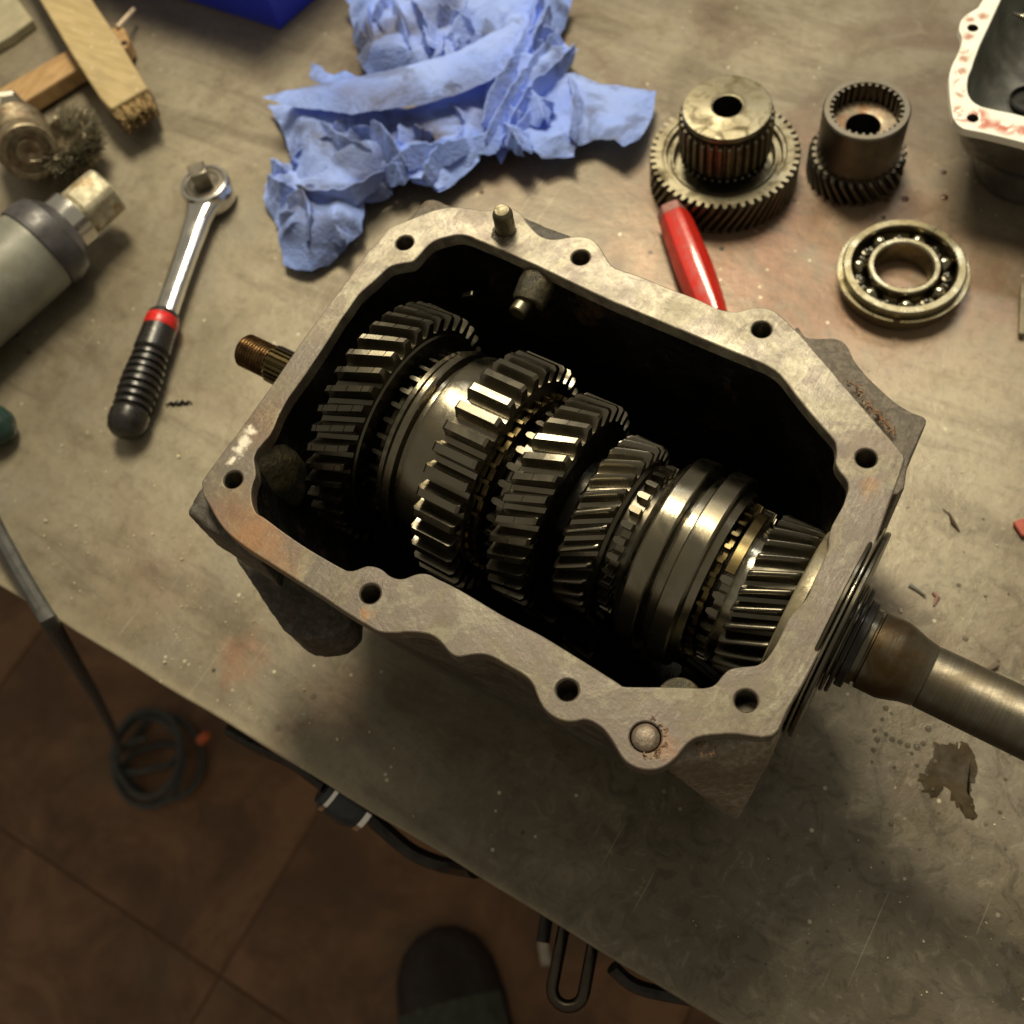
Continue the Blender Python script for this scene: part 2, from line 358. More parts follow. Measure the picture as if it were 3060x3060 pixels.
bench = empty('workbench', (-.2, .45, -.05), 'worn brown grey steel workbench top under the gearbox and the loose parts', 'workbench')
ea, eb = Vector((-.425, .0086)), Vector((.0037, .0166)); ed = (eb - ea).normalized()
A0 = ea - ed * 1.2; B0 = eb + ed * .8
tp = MB()
nn = 160; front = []
for i in range(nn + 1):
    p = A0.lerp(B0, i / nn); front.append((p.x, p.y + .0006 * noise.noise(Vector((i * .35, 0, 0))) + .0004 * noise.noise(Vector((i * 1.7, 3, 0)))))
poly = front + [(B0.x, 1.35), (A0.x, 1.35)]
tp.prism(poly, -.006, 0)
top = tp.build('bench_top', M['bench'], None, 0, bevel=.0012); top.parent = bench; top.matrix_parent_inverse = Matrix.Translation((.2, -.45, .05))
M['wood_dark'] = simple('dark_bench_frame', (.05, .036, .026), .7, 0, .3, 30)
fr = MB().box(((A0.x + B0.x) / 2, .060, -.076), (2.2, .05, .14)).box((-1.2, .12, -.47), (.06, .06, .76)).box((.6, .12, -.47), (.06, .06, .76)).build('bench_frame', M['wood_dark'], None, 0, bevel=.003)
fr.parent = bench; fr.matrix_parent_inverse = Matrix.Translation((.2, -.45, .05))

# ------------------------------------------------------------------ gearbox
GX = empty('gearbox', (-.135, .16, 0), 'opened cast iron gearbox with its row of oily gears showing and a long output shaft', 'gearbox')
def kid(o):
    o.parent = GX; o.matrix_parent_inverse = Matrix.Translation((.135, -.16, 0)); return o
H = .15
outer_px = [(1164, 681), (1211, 661), (1250, 645), (1292, 629), (1330, 620), (1363, 618), (1405, 622), (1447, 628), (1490, 624), (1521, 619), (1551, 633), (1568, 652), (1582, 673), (1608, 700), (1635, 712), (1662, 714), (1700, 708), (1730, 706), (1757, 709), (1777, 720), (1794, 740), (1808, 762), (1830, 794), (1862, 808), (1898, 820), (1950, 840), (2000, 861), (2081, 892), (2130, 915), (2161, 926), (2190, 930), (2212, 929), (2237, 921), (2262, 918), (2290, 920), (2318, 931), (2342, 950), (2370, 978), (2400, 1008), (2436, 1050), (2472, 1091), (2515, 1142), (2559, 1193), (2602, 1243), (2646, 1294), (2680, 1333), (2703, 1364), (2698, 1396), (2661, 1497), (2625, 1599), (2588, 1693), (2541, 1776), (2494, 1859), (2452, 1945), (2407, 2033), (2357, 2117), (2309, 2200), (2202, 2194), (2150, 2195), (2109, 2199), (2080, 2206), (2059, 2219), (2040, 2240), (2022, 2263), (1992, 2288), (1960, 2300), (1928, 2301), (1898, 2293), (1872, 2278), (1854, 2257), (1838, 2229), (1820, 2201), (1802, 2179), (1780, 2163), (1762, 2154), (1742, 2151), (1720, 2156), (1699, 2157), (1672, 2151), (1649, 2139), (1629, 2122), (1615, 2101), (1604, 2077), (1593, 2048), (1577, 2027), (1556, 2011), (1530, 1996), (1500, 1979), (1472, 1964), (1444, 1956), (1410, 1957), (1376, 1963), (1356, 1959), (1339, 1946), (1324, 1927), (1307, 1909), (1291, 1899), (1270, 1893), (1243, 1890), (1214, 1889), (1177, 1892), (1140, 1890), (1115, 1880), (1096, 1868), (1034, 1831), (960, 1781), (873, 1725), (780, 1666), (740, 1640), (705, 1614), (672, 1584), (646, 1548), (624, 1508), (606, 1478), (603, 1449), (607, 1432), (655, 1365), (707, 1297), (759, 1225), (811, 1152), (862, 1077), (914, 1002), (966, 932), (1018, 862), (1057, 810), (1095, 759), (1130, 720)]
inner_px = [(751, 1468), (756, 1443), (764, 1421), (762, 1395), (759, 1370), (763, 1356), (769, 1344), (787, 1322), (805, 1302), (821, 1271), (831, 1245), (846, 1216), (862, 1188), (888, 1152), (914, 1116), (940, 1077), (966, 1038), (992, 997), (1018, 955), (1044, 919), (1069, 883), (1095, 858), (1121, 836), (1145, 813), (1168, 795), (1200, 787), (1230, 782), (1244, 772), (1256, 759), (1273, 740), (1292, 723), (1315, 713), (1339, 707), (1362, 702), (1380, 702), (1403, 707), (1427, 717), (1500, 747), (1575, 781), (1617, 800), (1725, 852), (1835, 903), (1944, 948), (2052, 993), (2155, 1036), (2255, 1077), (2295, 1094), (2328, 1117), (2350, 1143), (2371, 1171), (2429, 1243), (2487, 1309), (2498, 1331), (2500, 1355), (2497, 1378), (2504, 1400), (2520, 1422), (2532, 1440), (2535, 1460), (2528, 1485), (2519, 1511), (2503, 1540), (2488, 1567), (2478, 1597), (2476, 1622), (2474, 1640), (2455, 1688), (2432, 1735), (2418, 1772), (2399, 1803), (2380, 1822), (2357, 1847), (2342, 1880), (2326, 1915), (2308, 1945), (2289, 1971), (2274, 1982), (2256, 1989), (2222, 1992), (2189, 1997), (2172, 2006), (2158, 2020), (2146, 2036), (2131, 2049), (2110, 2055), (2084, 2056), (1984, 2053), (1873, 2052), (1853, 2045), (1835, 2033), (1736, 1971), (1624, 1902), (1558, 1868), (1494, 1834), (1401, 1778), (1345, 1747), (1307, 1729), (1285, 1717), (1264, 1713), (1245, 1715), (1227, 1721), (1208, 1728), (1189, 1729), (1172, 1724), (1158, 1716), (1147, 1706), (1134, 1698), (1116, 1692), (1096, 1691), (1078, 1697), (1059, 1704), (1044, 1705), (1028, 1701), (972, 1670), (904, 1629), (842, 1586), (810, 1562), (785, 1544), (767, 1533), (757, 1515), (752, 1493)]
outer = [P(x, y, H) for x, y in outer_px]; inner = [P(x, y, H) for x, y in inner_px]
holes_px = [(1209, 725, 30), (1735, 769, 30), (2276, 984, 32), (2589, 1369, 34), (2230, 2094, 34), (1695, 2062, 34), (1106, 1774, 33), (696, 1433, 31)]
hs = [P(x, y, H) for x, y, r in holes_px]; HR = .0041
pin_c = P(1506, 692, H)
stud_c = P(1929, 2203, H)
loops = [smooth_loop(outer, 3), smooth_loop(inner, 3)[::-1]] + [circle(h, HR, 32) for h in hs] + [circle(pin_c, .0046, 24), circle(stud_c, .0054, 24)]
flange = kid(plate('flange', loops, H - .007, H, M['machined'], None, .0006))
flange['label'] = 'flat machined top flange with rust at its near left corner'
M['bolt_bore'] = simple('dark_threaded_bore', (.10, .085, .060), .4, .6, .4, 400)
# threaded bolt hole liners
for h in hs:
    m_ = MB(); pr = []
    for k in range(26):
        pr.append((H - .0006 - k * .0006, HR * (.99 if k % 2 else .93)))
    m_.lathe([(H - .0004, HR * 1.0)] + pr, 28, False, True, Matrix.Translation((h.x, h.y, 0)))
    kid(m_.build('bolt_hole', M['bolt_bore'], None, 30))
# casting body below the flange
def shrink(loop, d, sm=0):
    L = [Vector(p[:2]) for p in loop]; n = len(L)
    for _ in range(sm): L = [(L[i - 1] + L[i] * 2 + L[(i + 1) % n]) / 4 for i in range(n)]
    cx = sum((p.x for p in L)) / n; cy = sum((p.y for p in L)) / n
    hw = (max(p.x for p in L) - min(p.x for p in L)) / 2; hh = (max(p.y for p in L) - min(p.y for p in L)) / 2
    return [Vector((cx + (p.x - cx) * (1 - d / hw), cy + (p.y - cy) * (1 - d / hh))) for p in L]
NO = 260
ro = resample(outer, NO); ri = resample(inner, NO)
rng = []
for z, d, sm in ((H - .0068, .0035, 2), (H - .012, .005, 6), (H - .03, .008, 30), (.09, .0105, 80), (.05, .014, 150), (.012, .020, 200), (.004, .023, 200)):
    rng.append([(p.x, p.y, z) for p in shrink(ro, d, sm)])
cb = MB(); cb.rings(rng, False, True)
kid(cb.build('casting', M['cast'], None, 40))
rng = []
for z, d, sm in ((H - .0005, -.0003, 0), (H - .004, -.0006, 0), (H - .016, .000, 4), (H - .035, .002, 20), (.09, .0045, 50), (.05, .009, 110), (.024, .015, 200), (.018, .03, 260)):
    L = shrink(ri, d, sm); rr = []
    for k, p in enumerate(L):
        q = Vector((p.x, p.y, z)); dn = noise.noise_vector(q * 55) * (.0022 if z < H - .01 else 0)
        rr.append(q + dn)
    rng.append(rr)
ib = MB(); ib.rings(rng, False, True)
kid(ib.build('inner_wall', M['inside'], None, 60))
# lugs of the casting
def lug(pix, ztop, thick, mat, label=None, shrinkf=.82, bevel=.003, extra=None):
    pts = [P(x, y, ztop) for x, y in pix]; c = sum(pts, Vector()) / len(pts)
    low = [Vector((c.x + (p.x - c.x) * shrinkf, c.y + (p.y - c.y) * shrinkf, ztop - thick)) for p in pts]
    o = kid(hull('mounting_lug', pts + low + (extra or []), mat, None, bevel, 1, .0006))
    if label: o['label'] = label
    return o
def curved_lug(pix, ztop, thick, mat, label=None, lean=(0, 0)):
    pts = [P(x, y, ztop) for x, y in pix]; loop = smooth_loop(pts, 3) if len(pts) > 8 else pts
    L = [Vector((p.x, p.y)) for p in loop]
    m_ = MB(); n = len(L)
    m_.prism([(p.x, p.y) for p in L], ztop - thick, ztop)
    o = kid(m_.build('mounting_lug', mat, None, 30, bevel=.0015, seg=3))
    if label: o['label'] = label
    return o
s5 = lambda pts: [(2300 + x / 3.22, 950 + y / 3.22) for x, y in pts]
curved_lug(s5([(250, 90), (340, 180), (460, 197), (580, 195), (650, 203), (700, 225), (745, 270), (780, 330), (810, 400), (860, 470), (950, 575), (1050, 670), (1140, 755), (1240, 835), (1370, 910), (1508, 978), (1440, 1150), (1330, 1400), (1230, 1700), (700, 1500), (200, 500)]), .108, .05, M['cast_pale'], 'wide rough cast ear at the far right end')
s7 = lambda pts: [(1150 + x / 3.22, 560 + y / 3.22) for x, y in pts]
lug(s7([(140, 390), (300, 200), (350, 135), (400, 100), (450, 98), (520, 128), (640, 178), (740, 200), (700, 420), (300, 480)]), .128, .04, M['cast_pale'], 'small cast lug at the far left corner')
lug(s7([(1240, 230), (1370, 290), (1600, 400), (1850, 485), (1800, 600), (1240, 420)]), .134, .05, M['cast'])
# near left lug, dark and hanging lower
s6 = lambda pts: [(500 + x / 1.61, 1300 + y / 1.61) for x, y in pts]
lug(s6([(300, 520), (330, 600), (420, 660), (440, 750), (500, 860), (560, 940), (620, 980), (690, 985), (790, 972), (840, 940), (880, 900), (900, 760), (500, 560)]), .092, .03, M['cast'], 'dark cast lug hanging below the near left side', .9)
lug([(604, 1446), (590, 1462), (556, 1524), (560, 1538), (640, 1590), (705, 1632), (780, 1684), (800, 1600), (680, 1480)], .1415, .03, M['cast'], 'squared corner lug at the left end', .93, .0015)
# near right lug sweeping down to a foot
a1 = P(2307, 2204, .1425); ft = Vector((-.0130, .0830, .072))
hullpts = [a1, P(2085, 2206, .1425), P(2050, 2228, .1425), P(1985, 2290, .1400), a1 + Vector((0, .02, 0)), P(2085, 2150, .1425), ft, ft + Vector((-.006, .0006, -.003)), P(2290, 2290, .128), P(2230, 2350, .108), P(2120, 2290, .122), P(2137, 2378, .085), P(2150, 2400, .078), ft + Vector((0, .04, 0)), P(2000, 2300, .12), P(2060, 2330, .100), Vector((-.05, .12, .07))]
M['cast_gritty_lit'] = cast_mat('gritty_cast_iron_lit', (.20, .165, .115), (.33, .285, .215), .5, 1.0)  # colour raised to stand in for light this shaded lug misses
o = kid(hull('mounting_lug', hullpts, M['cast_gritty_lit'], None, .0012, 2, .0007)); o['label'] = 'gritty cast lug sweeping down at the near right corner'
# oily boss on the left inner wall
bm = bmesh.new(); bmesh.ops.create_icosphere(bm, subdivisions=4, radius=1)
for v in bm.verts:
    v.co = Vector((v.co.x * .0125, v.co.y * .0185, v.co.z * .029)) ; v.co += noise.noise_vector(v.co * 110) * .0012 + noise.noise_vector(v.co * 500) * .0003
me = bpy.data.meshes.new('inner_boss'); bm.to_mesh(me); bm.free(); me.materials.append(M['boss']); me.polygons.foreach_set('use_smooth', [True] * len(me.polygons))
o = bpy.data.objects.new('inner_boss', me); COL.objects.link(o); bp = P(803, 1440, .120); o.location = bp; o.rotation_euler = (0, 0, R(-4)); kid(o)
# dowel pin standing in its broken seat
pm = MB(); pm.lathe([(-.02, .0045), (.0090, .0045), (.0108, .0045), (.0130, .0034), (.0132, .0031), (.0132, 0.0001)], 32, True, False)
o = kid(pm.build('dowel_pin', M['gear_dry'], None, 30)); o.location = (pin_c.x + .0005, pin_c.y + .0008, H)
M['seat'] = simple('oily_broken_iron', (.085, .07, .05), .35, .2, .4, 400, .8)
sm_ = MB(); n = 26
ringo = []; ringi = []
for k in range(n):
    a_ = 2 * math.pi * k / n; rr = .0056 + .0022 * noise.noise(Vector((math.cos(a_) * 1.6, math.sin(a_) * 1.6, 3)))
    ringo.append((rr * math.cos(a_), rr * math.sin(a_), .0002)); ringi.append((.0040 * math.cos(a_), .0040 * math.sin(a_), .0006 + .0007 * abs(noise.noise(Vector((a_ * 3, 2, 1))))))
sm_.rings([ringo, ringi])
o = kid(sm_.build('pin_seat', M['seat'], None, 0)); o.location = (pin_c.x, pin_c.y, H)
# swaged stud at the near side
pm = MB(); pm.lathe([(-.02, .0050), (-.001, .0050), (.0012, .0048), (.0023, .0038), (.0026, .003), (.0026, .0001)], 32, True, False)
o = kid(pm.build('swaged_stud', simple('rusty_stud', (.20, .165, .13), .5, .5, .3, 300, .5, (.16, .07, .03), .6, 200), None, 30)); o.location = (stud_c.x, stud_c.y, H - .0015)
# flakes of rust and dried oil round the stud, and litter caught beside the flange
M['litter'] = simple('dry_brown_litter', (.17, .09, .038), .6, 0, .6, 300)
lt = MB()
def flake(c, L, wd, zrot, tilt):
    m_ = Matrix.Rotation(zrot, 3, 'Z') @ Matrix.Rotation(tilt, 3, 'Y'); lt.box(c, (L, wd, wd * .5), m_)
for _ in range(70):
    t = random.random(); px = 2530 + t * 135 + random.gauss(0, 5); py = 1140 + t * 155 + random.gauss(0, 7)
    zz = .1095 + random.random() * .004; p = P(px + 8, py, zz); flake(p, random.uniform(.001, .004), random.uniform(.0003, .0008), random.uniform(0, 6), random.uniform(-.5, .5))
for _ in range(26):
    a_ = random.uniform(-1.2, 1.9); rr = .0058 + random.random() * .0018
    flake(Vector((stud_c.x + rr * math.cos(a_), stud_c.y + rr * math.sin(a_), H + .0003)), random.uniform(.0006, .0022), .0004, random.uniform(0, 6), 0)
for _ in range(22):
    p = P(2080 + random.random() * 60, 2215 + random.random() * 45, .1435); flake(p, random.uniform(.0007, .002), .0004, random.uniform(0, 6), .4)
tag(kid(lt.build('rust_flakes', M['litter'], None, 0)), kind='stuff')
# selector stop pin in the far wall and its cap
m_ = MB(); my = Matrix.Translation(P(1545, 938, .138)) @ Matrix.Rotation(R(-90), 4, 'X') @ Matrix.Rotation(R(0), 4, 'Y')
m_.lathe([(0, .0001), (0, .0036), (.0006, .0041), (.022, .0041)], 28, False, False, my)
kid(m_.build('stop_pin', M['gear_dry'], None, 30))
m_ = MB(); rr = []
for i in range(9):
    a_ = R(-25 + i * 27)
    rr.append([Vector((.0088 * math.cos(a_) * s_, yy, .0080 * math.sin(a_) * s_)) for yy, s_ in ((0, .80), (.0015, .88), (.010, .95), (.02, .85), (.02, .3), (0, .45))])
m_.rings(rr, True, True)
o = kid(m_.build('pin_cap', M['boss'], None, 40)); o.location = P(1578, 908, .1380); o.rotation_euler = (R(10), 0, R(6))
o = kid(MB().box((0, 0, 0), (.006, .003, .003)).build('cast_nib', M['gear_dark'], None, 0, bevel=.0006)); o.location = P(1400, 883, .125); o.rotation_euler = (0, R(-20), R(20))
# lay rod on the right and boss under the near rim
m_ = MB(); p0 = P(2405, 1472, .085); m_.tube([p0, Vector((-.024, p0.y, p0.z))], .0055, 20)
kid(m_.build('selector_rod', M['gold'], None, 30))
m_ = MB(); pc = P(2030, 2084, .132); m_.lathe([(.04, .0085), (.129, .0085), (.1315, .0075), (.132, .004), (.132, .0001)], 36, False, False, Matrix.Translation((pc.x, pc.y, 0)))
kid(m_.build('countershaft_boss', M['boss'], None, 35))

# ---- gear train along X
AY, AZ = .1565, .114
TRN = Matrix.Translation((0, AY, AZ))
RX = Matrix(((0, 0, 1, 0), (1, 0, 0, 0), (0, 1, 0, 0), (0, 0, 0, 1)))     # local Z -> world X, local X -> Y, local Y -> Z
def angvec(a):      # a measured from up towards +Y
    return Vector((0, math.sin(a), math.cos(a)))
def gear_mesh(x0, x1, nt, rt, rr, twist, phase, bore, ch=.0011, tipw=.19, grooves=(), steps=6, round_=False):
    """helical or spur gear between x0 and x1; twist in degrees over the width; phase: angle of one tooth at x0"""
    secs = [(0.0, ch), (ch / (x1 - x0), 0.0)]
    inner_s = []
    g = sorted(grooves); eps = .012
    base = [i / steps for i in range(1, steps)]
    for b_ in base:
        if all(abs(b_ - q) > .05 for q in g): inner_s.append((b_, 0.0))
    for q in g: inner_s += [(q - eps, 0.0), (q - eps * .6, .0003), (q + eps * .6, .0003), (q + eps, 0.0)]
    inner_s.sort(); secs += inner_s + [(1 - ch / (x1 - x0), 0.0), (1.0, ch)]
    pitch = 2 * math.pi / nt; rm = (rt + rr) / 2
    prof = [(-.5, rr), (-.36, rr), (-.295, rr + (rt - rr) * .16), (-.235, rm), (-tipw + .025, rr + (rt - rr) * .86), (-tipw + .05, rt), (tipw - .05, rt), (tipw - .025, rr + (rt - rr) * .86), (.235, rm), (.295, rr + (rt - rr) * .16), (.36, rr)]
    if round_: prof = [(-.5, rr), (-.36, rr), (-.29, rr + (rt - rr) * .2), (-.22, rm), (-.15, rr + (rt - rr) * .82), (-.08, rr + (rt - rr) * .96), (0, rt), (.08, rr + (rt - rr) * .96), (.15, rr + (rt - rr) * .82), (.22, rm), (.29, rr + (rt - rr) * .2), (.36, rr)]
    rings = []
    def ring(s, cut, rin=None):
        out = []
        for k in range(nt):
            for u, r in prof:
                a = R(phase) + R(twist) * s + (k + u) * pitch
                rr_ = min(r, rt - cut) if rin is None else rin
                v = angvec(a) * rr_; out.append((x0 + (x1 - x0) * s, v.y, v.z))
        return out
    rings.append(ring(0, 0, bore))
    rings.append(ring(0, 0, rr - .0006))
    for s, cut in secs: rings.append(ring(s, cut))
    rings.append(ring(1, 0, rr - .0006)); rings.append(ring(1, 0, bore))
    m_ = MB(); m_.rings(rings); return m_
def on_shaft(m_, name, mat, smooth=35, parent=None, label=None):
    o = m_.build(name, mat, None, smooth)
    if parent is None:
        kid(o); o.matrix_parent_inverse = Matrix.Translation((.135, -.16, 0)); o.location = (0, AY, AZ)
    else:
        o.parent = parent
    if label: o['label'] = label
    return o
def lathe_x(prof, n=96):
    m_ = MB(); m_.lathe(prof, n, False, False, RX); return m_
def dog_ring(x0, x1, nt, r0, r1, wd, phase, mat, parent, skip=(), pt=.22, label=None):
    m_ = MB(); L = x1 - x0
    for k in range(nt):
        if k in skip: continue
        a = R(phase) + 2 * math.pi * k / nt; u = angvec(a); t = angvec(a + math.pi / 2); X = Vector((1, 0, 0))
        sh = [(0, .55 * wd), (0, -.55 * wd), (pt * L, -wd), (L, -wd), (L, wd), (pt * L, wd)]
        lo = [X * (x0 + s_) + t * w_ + u * r0 for s_, w_ in sh]; hi = [X * (x0 + s_) + t * w_ * .82 + u * r1 for s_, w_ in sh]
        m_.add(lo + hi, [(0, 1, 2, 3, 4, 5)[::-1], (6, 7, 8, 9, 10, 11)] + [(i, (i + 1) % 6, 6 + (i + 1) % 6, 6 + i) for i in range(6)])
    m_.lathe([(x0 + L * .25, r0 - .004), (x0 + L * .25, r0 + .0002), (x1, r0 + .0002), (x1, r0 - .004)], 64, False, False, RX)
    return on_shaft(m_, 'dog_ring', mat, 20, parent, label)
M['black_oil_shade'] = simple('black_oily_shaded_steel', (.02, .018, .014), .3, .8)
# main shaft
m_ = lathe_x([(-.252, .0001), (-.252, .006), (-.247, .006), (-.245, .016), (-.2, .018), (-.05, .018), (-.03, .016), (.002, .0155)], 48)
on_shaft(m_, 'main_shaft', M['gear_dark'])
# countershaft cluster low in the case
CY, CZc = AY - .012, AZ - .062
for x0_, x1_, nt_, r_ in ((-.2257, -.2068, 14, .0125), (-.1407, -.1240, 18, .0205), (-.1151, -.1004, 24, .0285), (-.0600, -.0300, 30, .0325)):
    cg_ = gear_mesh(x0_, x1_, nt_, r_, r_ - .004, -12, 3, .004, .0008); o = kid(cg_.build('countershaft_gear', M['black_oil_shade'], None, 30)); o.matrix_parent_inverse = Matrix.Translation((.135, -.16, 0)); o.location = (0, CY, CZc)
o = kid(lathe_x([(-.245, .001), (-.245, .009), (-.025, .009), (-.025, .001)], 32).build('countershaft', M['black_oil_shade'], None, 30)); o.location = (0, CY, CZc)
# A: large helical gear at the left
gA = on_shaft(gear_mesh(-.2257, -.2068, 39, .0542, .0478, 8.1, 6.2, .020, .0009, .195, (.14, .48, .80)), 'gear', M['gear_dark'], 30, None, 'largest helical gear at the left end, its tooth crests notched by fine grooves')
on_shaft(lathe_x([(-.2068, .0462), (-.2060, .0455), (-.2058, .036), (-.2052, .0345), (-.2044, .0335), (-.2044, .02)]), 'hub_face', M['gear_dark'], 30, gA)
dog_ring(-.2040, -.1992, 35, .0355, .0393, .0012, 8.4, M['gear_dark'], gA)
# first synchro sleeve carrying the spur gear B
m_ = lathe_x([(-.1985, .028), (-.1985, .0405), (-.1975, .0418), (-.1955, .0420), (-.1935, .0434), (-.1915, .0436), (-.1905, .0430), (-.1902, .0390), (-.1880, .0385), (-.1862, .0388), (-.1858, .0436), (-.1845, .0440), (-.1780, .0442), (-.1765, .0438), (-.1731, .0438)], 128)
slv = on_shaft(m_, 'synchro_sleeve', M['sleeve'], 25, None, 'smooth polished sleeve left of the straight cut gear')
gB = on_shaft(gear_mesh(-.1731, -.1534, 34, .0522, .0456, 0, 8.3, .020, .0012, .225), 'gear', M['gear'], 30, None, 'straight cut gear with bright square teeth, second from the left')
on_shaft(lathe_x([(-.1534, .0452), (-.1528, .0440), (-.1528, .03)]), 'hub_face', M['gear'], 30, gB)
dog_ring(-.1528, -.1498, 36, .0385, .0408, .0010, .1, M['gold'], gB, label='yellow stained synchro ring teeth')
# C: second helical
gC = on_shaft(gear_mesh(-.1407, -.1240, 32, .0462, .0400, 7.6, 1.8, .018, .0010, .20, (.5,)), 'gear', M['gear'], 30, None, 'middle helical gear with one fine groove across its tooth crests')
dog_ring(-.1478, -.1422, 30, .0325, .0366, .0017, 8.8, M['gear'], gC)
on_shaft(lathe_x([(-.1240, .0390), (-.1236, .038), (-.1236, .030), (-.1225, .025), (-.1175, .025), (-.1165, .02)]), 'hub_face', M['black_oil_shade'], 30, gC)  # blackened face: shade of the gap beside gear C painted in
# D: third helical
gD = on_shaft(gear_mesh(-.1151, -.1004, 29, .0384, .0330, 13.2, -.3, .018, .0012, .22, (), 8, True), 'gear', M['gear'], 40, None, 'smaller helical gear with rounded teeth between two dark gaps')
on_shaft(lathe_x([(-.1170, .02), (-.1165, .0315), (-.1151, .0325)]), 'hub_face', M['gear_dark'], 30, gD)
dog_ring(-.0972, -.0925, 30, .0285, .0325, .0016, 7.5, M['gear'], gD)
on_shaft(lathe_x([(-.1004, .0318), (-.0990, .031), (-.0985, .028), (-.090, .028), (-.089, .02)]), 'hub_face', M['gear_dark'], 30, gD)
# second synchro sleeve, grooved
m_ = lathe_x([(-.0885, .024), (-.0885, .0350), (-.0880, .0364), (-.0868, .0372), (-.0855, .0386), (-.0848, .0404), (-.0840, .0409), (-.0772, .0411), (-.0766, .0406), (-.0765, .0350), (-.0758, .0345), (-.0745, .0345), (-.0742, .0368), (-.0712, .0369), (-.0708, .0372), (-.0706, .0406), (-.0700, .0411), (-.0630, .0411), (-.0622, .0404), (-.0618, .0365), (-.0590, .0355), (-.0588, .024)], 144)
on_shaft(m_, 'synchro_sleeve', M['sleeve'], 25, None, 'grooved sleeve with a bright band, right of the small helical gear')
rg = dog_ring(-.0586, -.0560, 34, .0302, .0328, .0010, 10, M['gold'], None); rg.name = 'synchro_ring'; rg['label'] = 'gold toothed synchro ring'
# E: input gear with collar and dog ring
gE = on_shaft(gear_mesh(-.0462, -.0290, 28, .0338, .0290, 13.5, 2.0, .012, .0006, .20, (), 8, True), 'gear', M['gear_dark'], 40, None, 'fine helical gear at the right end beside the bearing')
rg = dog_ring(-.0545, -.0500, 30, .0285, .0322, .0018, 3.0, M['gear'], gE, skip=(29, 0, 1, 2, 3), pt=.3)
# solid arc segment where the ring has no gaps
seg = MB(); rr = []
for i in range(13):
    a_ = R(-16 + i * 4.9); u = angvec(a_)
    rr.append([Vector((x_, 0, 0)) + u * r_ for x_, r_ in ((-.0545, .028), (-.0545, .0318), (-.0541, .0322), (-.0504, .0322), (-.0500, .0318), (-.0500, .028))])
seg.rings(rr, True, True); on_shaft(seg, 'dog_segment', M['gold'], 30, gE)
on_shaft(lathe_x([(-.0500, .0285), (-.0498, .0262), (-.0462, .0262), (-.0462, .02)]), 'collar', M['bright'], 30, gE)
oh = MB(); hv = angvec(R(29)); oh.tube([Vector((-.0478, 0, 0)) + hv * .0255, Vector((-.0478, 0, 0)) + hv * .02632], .0011, 16); on_shaft(oh, 'oil_hole', M['dark_hole'], 30, gE)
on_shaft(lathe_x([(-.0286, .02), (-.0286, .0346), (-.0280, .0353), (-.0255, .0350), (-.0240, .0352)]), 'bearing_face', simple('oiled_pale_iron', (.27, .235, .155), .35, .5, .3, 80, .2), 30, None)
# right end: retaining plates
for x0, x1, r, mt, lb in ((-.0135, -.0118, .0430, 'gear_dark', None), (-.0114, -.0103, .0440, 'bright', None), (-.0098, -.0080, .0432, 'gear_dark', None), (-.0074, -.0060, .0225, 'gear_dark', None), (-.0054, -.0038, .0218, 'black_metal', None), (-.0034, .0000, .0180, 'black_metal', None)):
    on_shaft(lathe_x([(x0, .012), (x0, r - .0005), (x0 + .0004, r), (x1 - .0004, r), (x1, r - .0005), (x1, .012)], 96), 'retaining_plate', M[mt], 30)
# output shaft
osp = [(0, .0130), (.0006, .0138), (.003, .0140), (.0034, .0156), (.012, .0156), (.0145, .0150), (.020, .0131), (.0245, .0123), (.0249, .0120), (.0253, .0123), (.2, .0123)]
on_shaft(lathe_x(osp, 72), 'output_shaft', M['shaft'], 40, None, 'long dull round shaft leaving the right side')
# left end: threaded stub with splined neck
thr = [(-.3075, .0001), (-.3075, .0064), (-.3068, .0073)]
x_ = -.3065
while x_ < -.2905: thr += [(x_, .0074), (x_ + .0008, .0082), (x_ + .0012, .0074)]; x_ += .0016
thr += [(-.2900, .0074), (-.2890, .0074)]
on_shaft(lathe_x(thr, 40), 'threaded_stub', simple('brown_oiled_thread', (.19, .125, .060), .28, .9, .4, 300, .3), 30)
on_shaft(gear_mesh(-.2890, -.2500, 22, .0092, .0078, 0, 0, .003, .0003, .24, (), 2), 'splined_neck', M['gold'], 30)

# ------------------------------------------------------------------ loose gears on the bench
def flat_gear(z0, z1, nt, rt, rr, twist, phase, bore, ch=.0006, tipw=.2, round_=False):
    m_ = gear_mesh(z0, z1, nt, rt, rr, twist, phase, bore, ch, tipw, (), 6, round_)
    m_.v = [(v[1], v[2], v[0]) for v in m_.v]; return m_
g1 = empty('gear_cluster', (-.1945, .4435, 0), 'steel gear wheel with tall splined hub and flat disc on top, beside the red screwdriver', 'gear')
flat_gear(.0, .022, 52, .0450, .0412, -16, 3, .0372, .0005, .2).build('gear_rim', M['gear_dry'], g1, 30)
MB().lathe([(.003, .030), (.003, .0372), (.0205, .0372), (.0212, .0366), (.0212, .0348), (.0200, .0342), (.0178, .0338), (.0178, .0326), (.0190, .0320), (.0190, .0306), (.0180, .0300), (.0120, .0292), (.0120, .0)], 96).build('web', M['gear_dry'], g1, 25)
flat_gear(.0195, .0245, 36, .0262, .0238, 0, 0, .012, .0006, .2).build('dog_ring', M['gear_dark'], g1, 30)
flat_gear(.028, .0505, 32, .0276, .0246, 0, 4, .012, .0010, .22).build('splined_hub', M['gear_dry'], g1, 30)
MB().lathe([(.012, .0236), (.053, .0236)], 64).build('hub_core', M['gear_dark'], g1, 30)
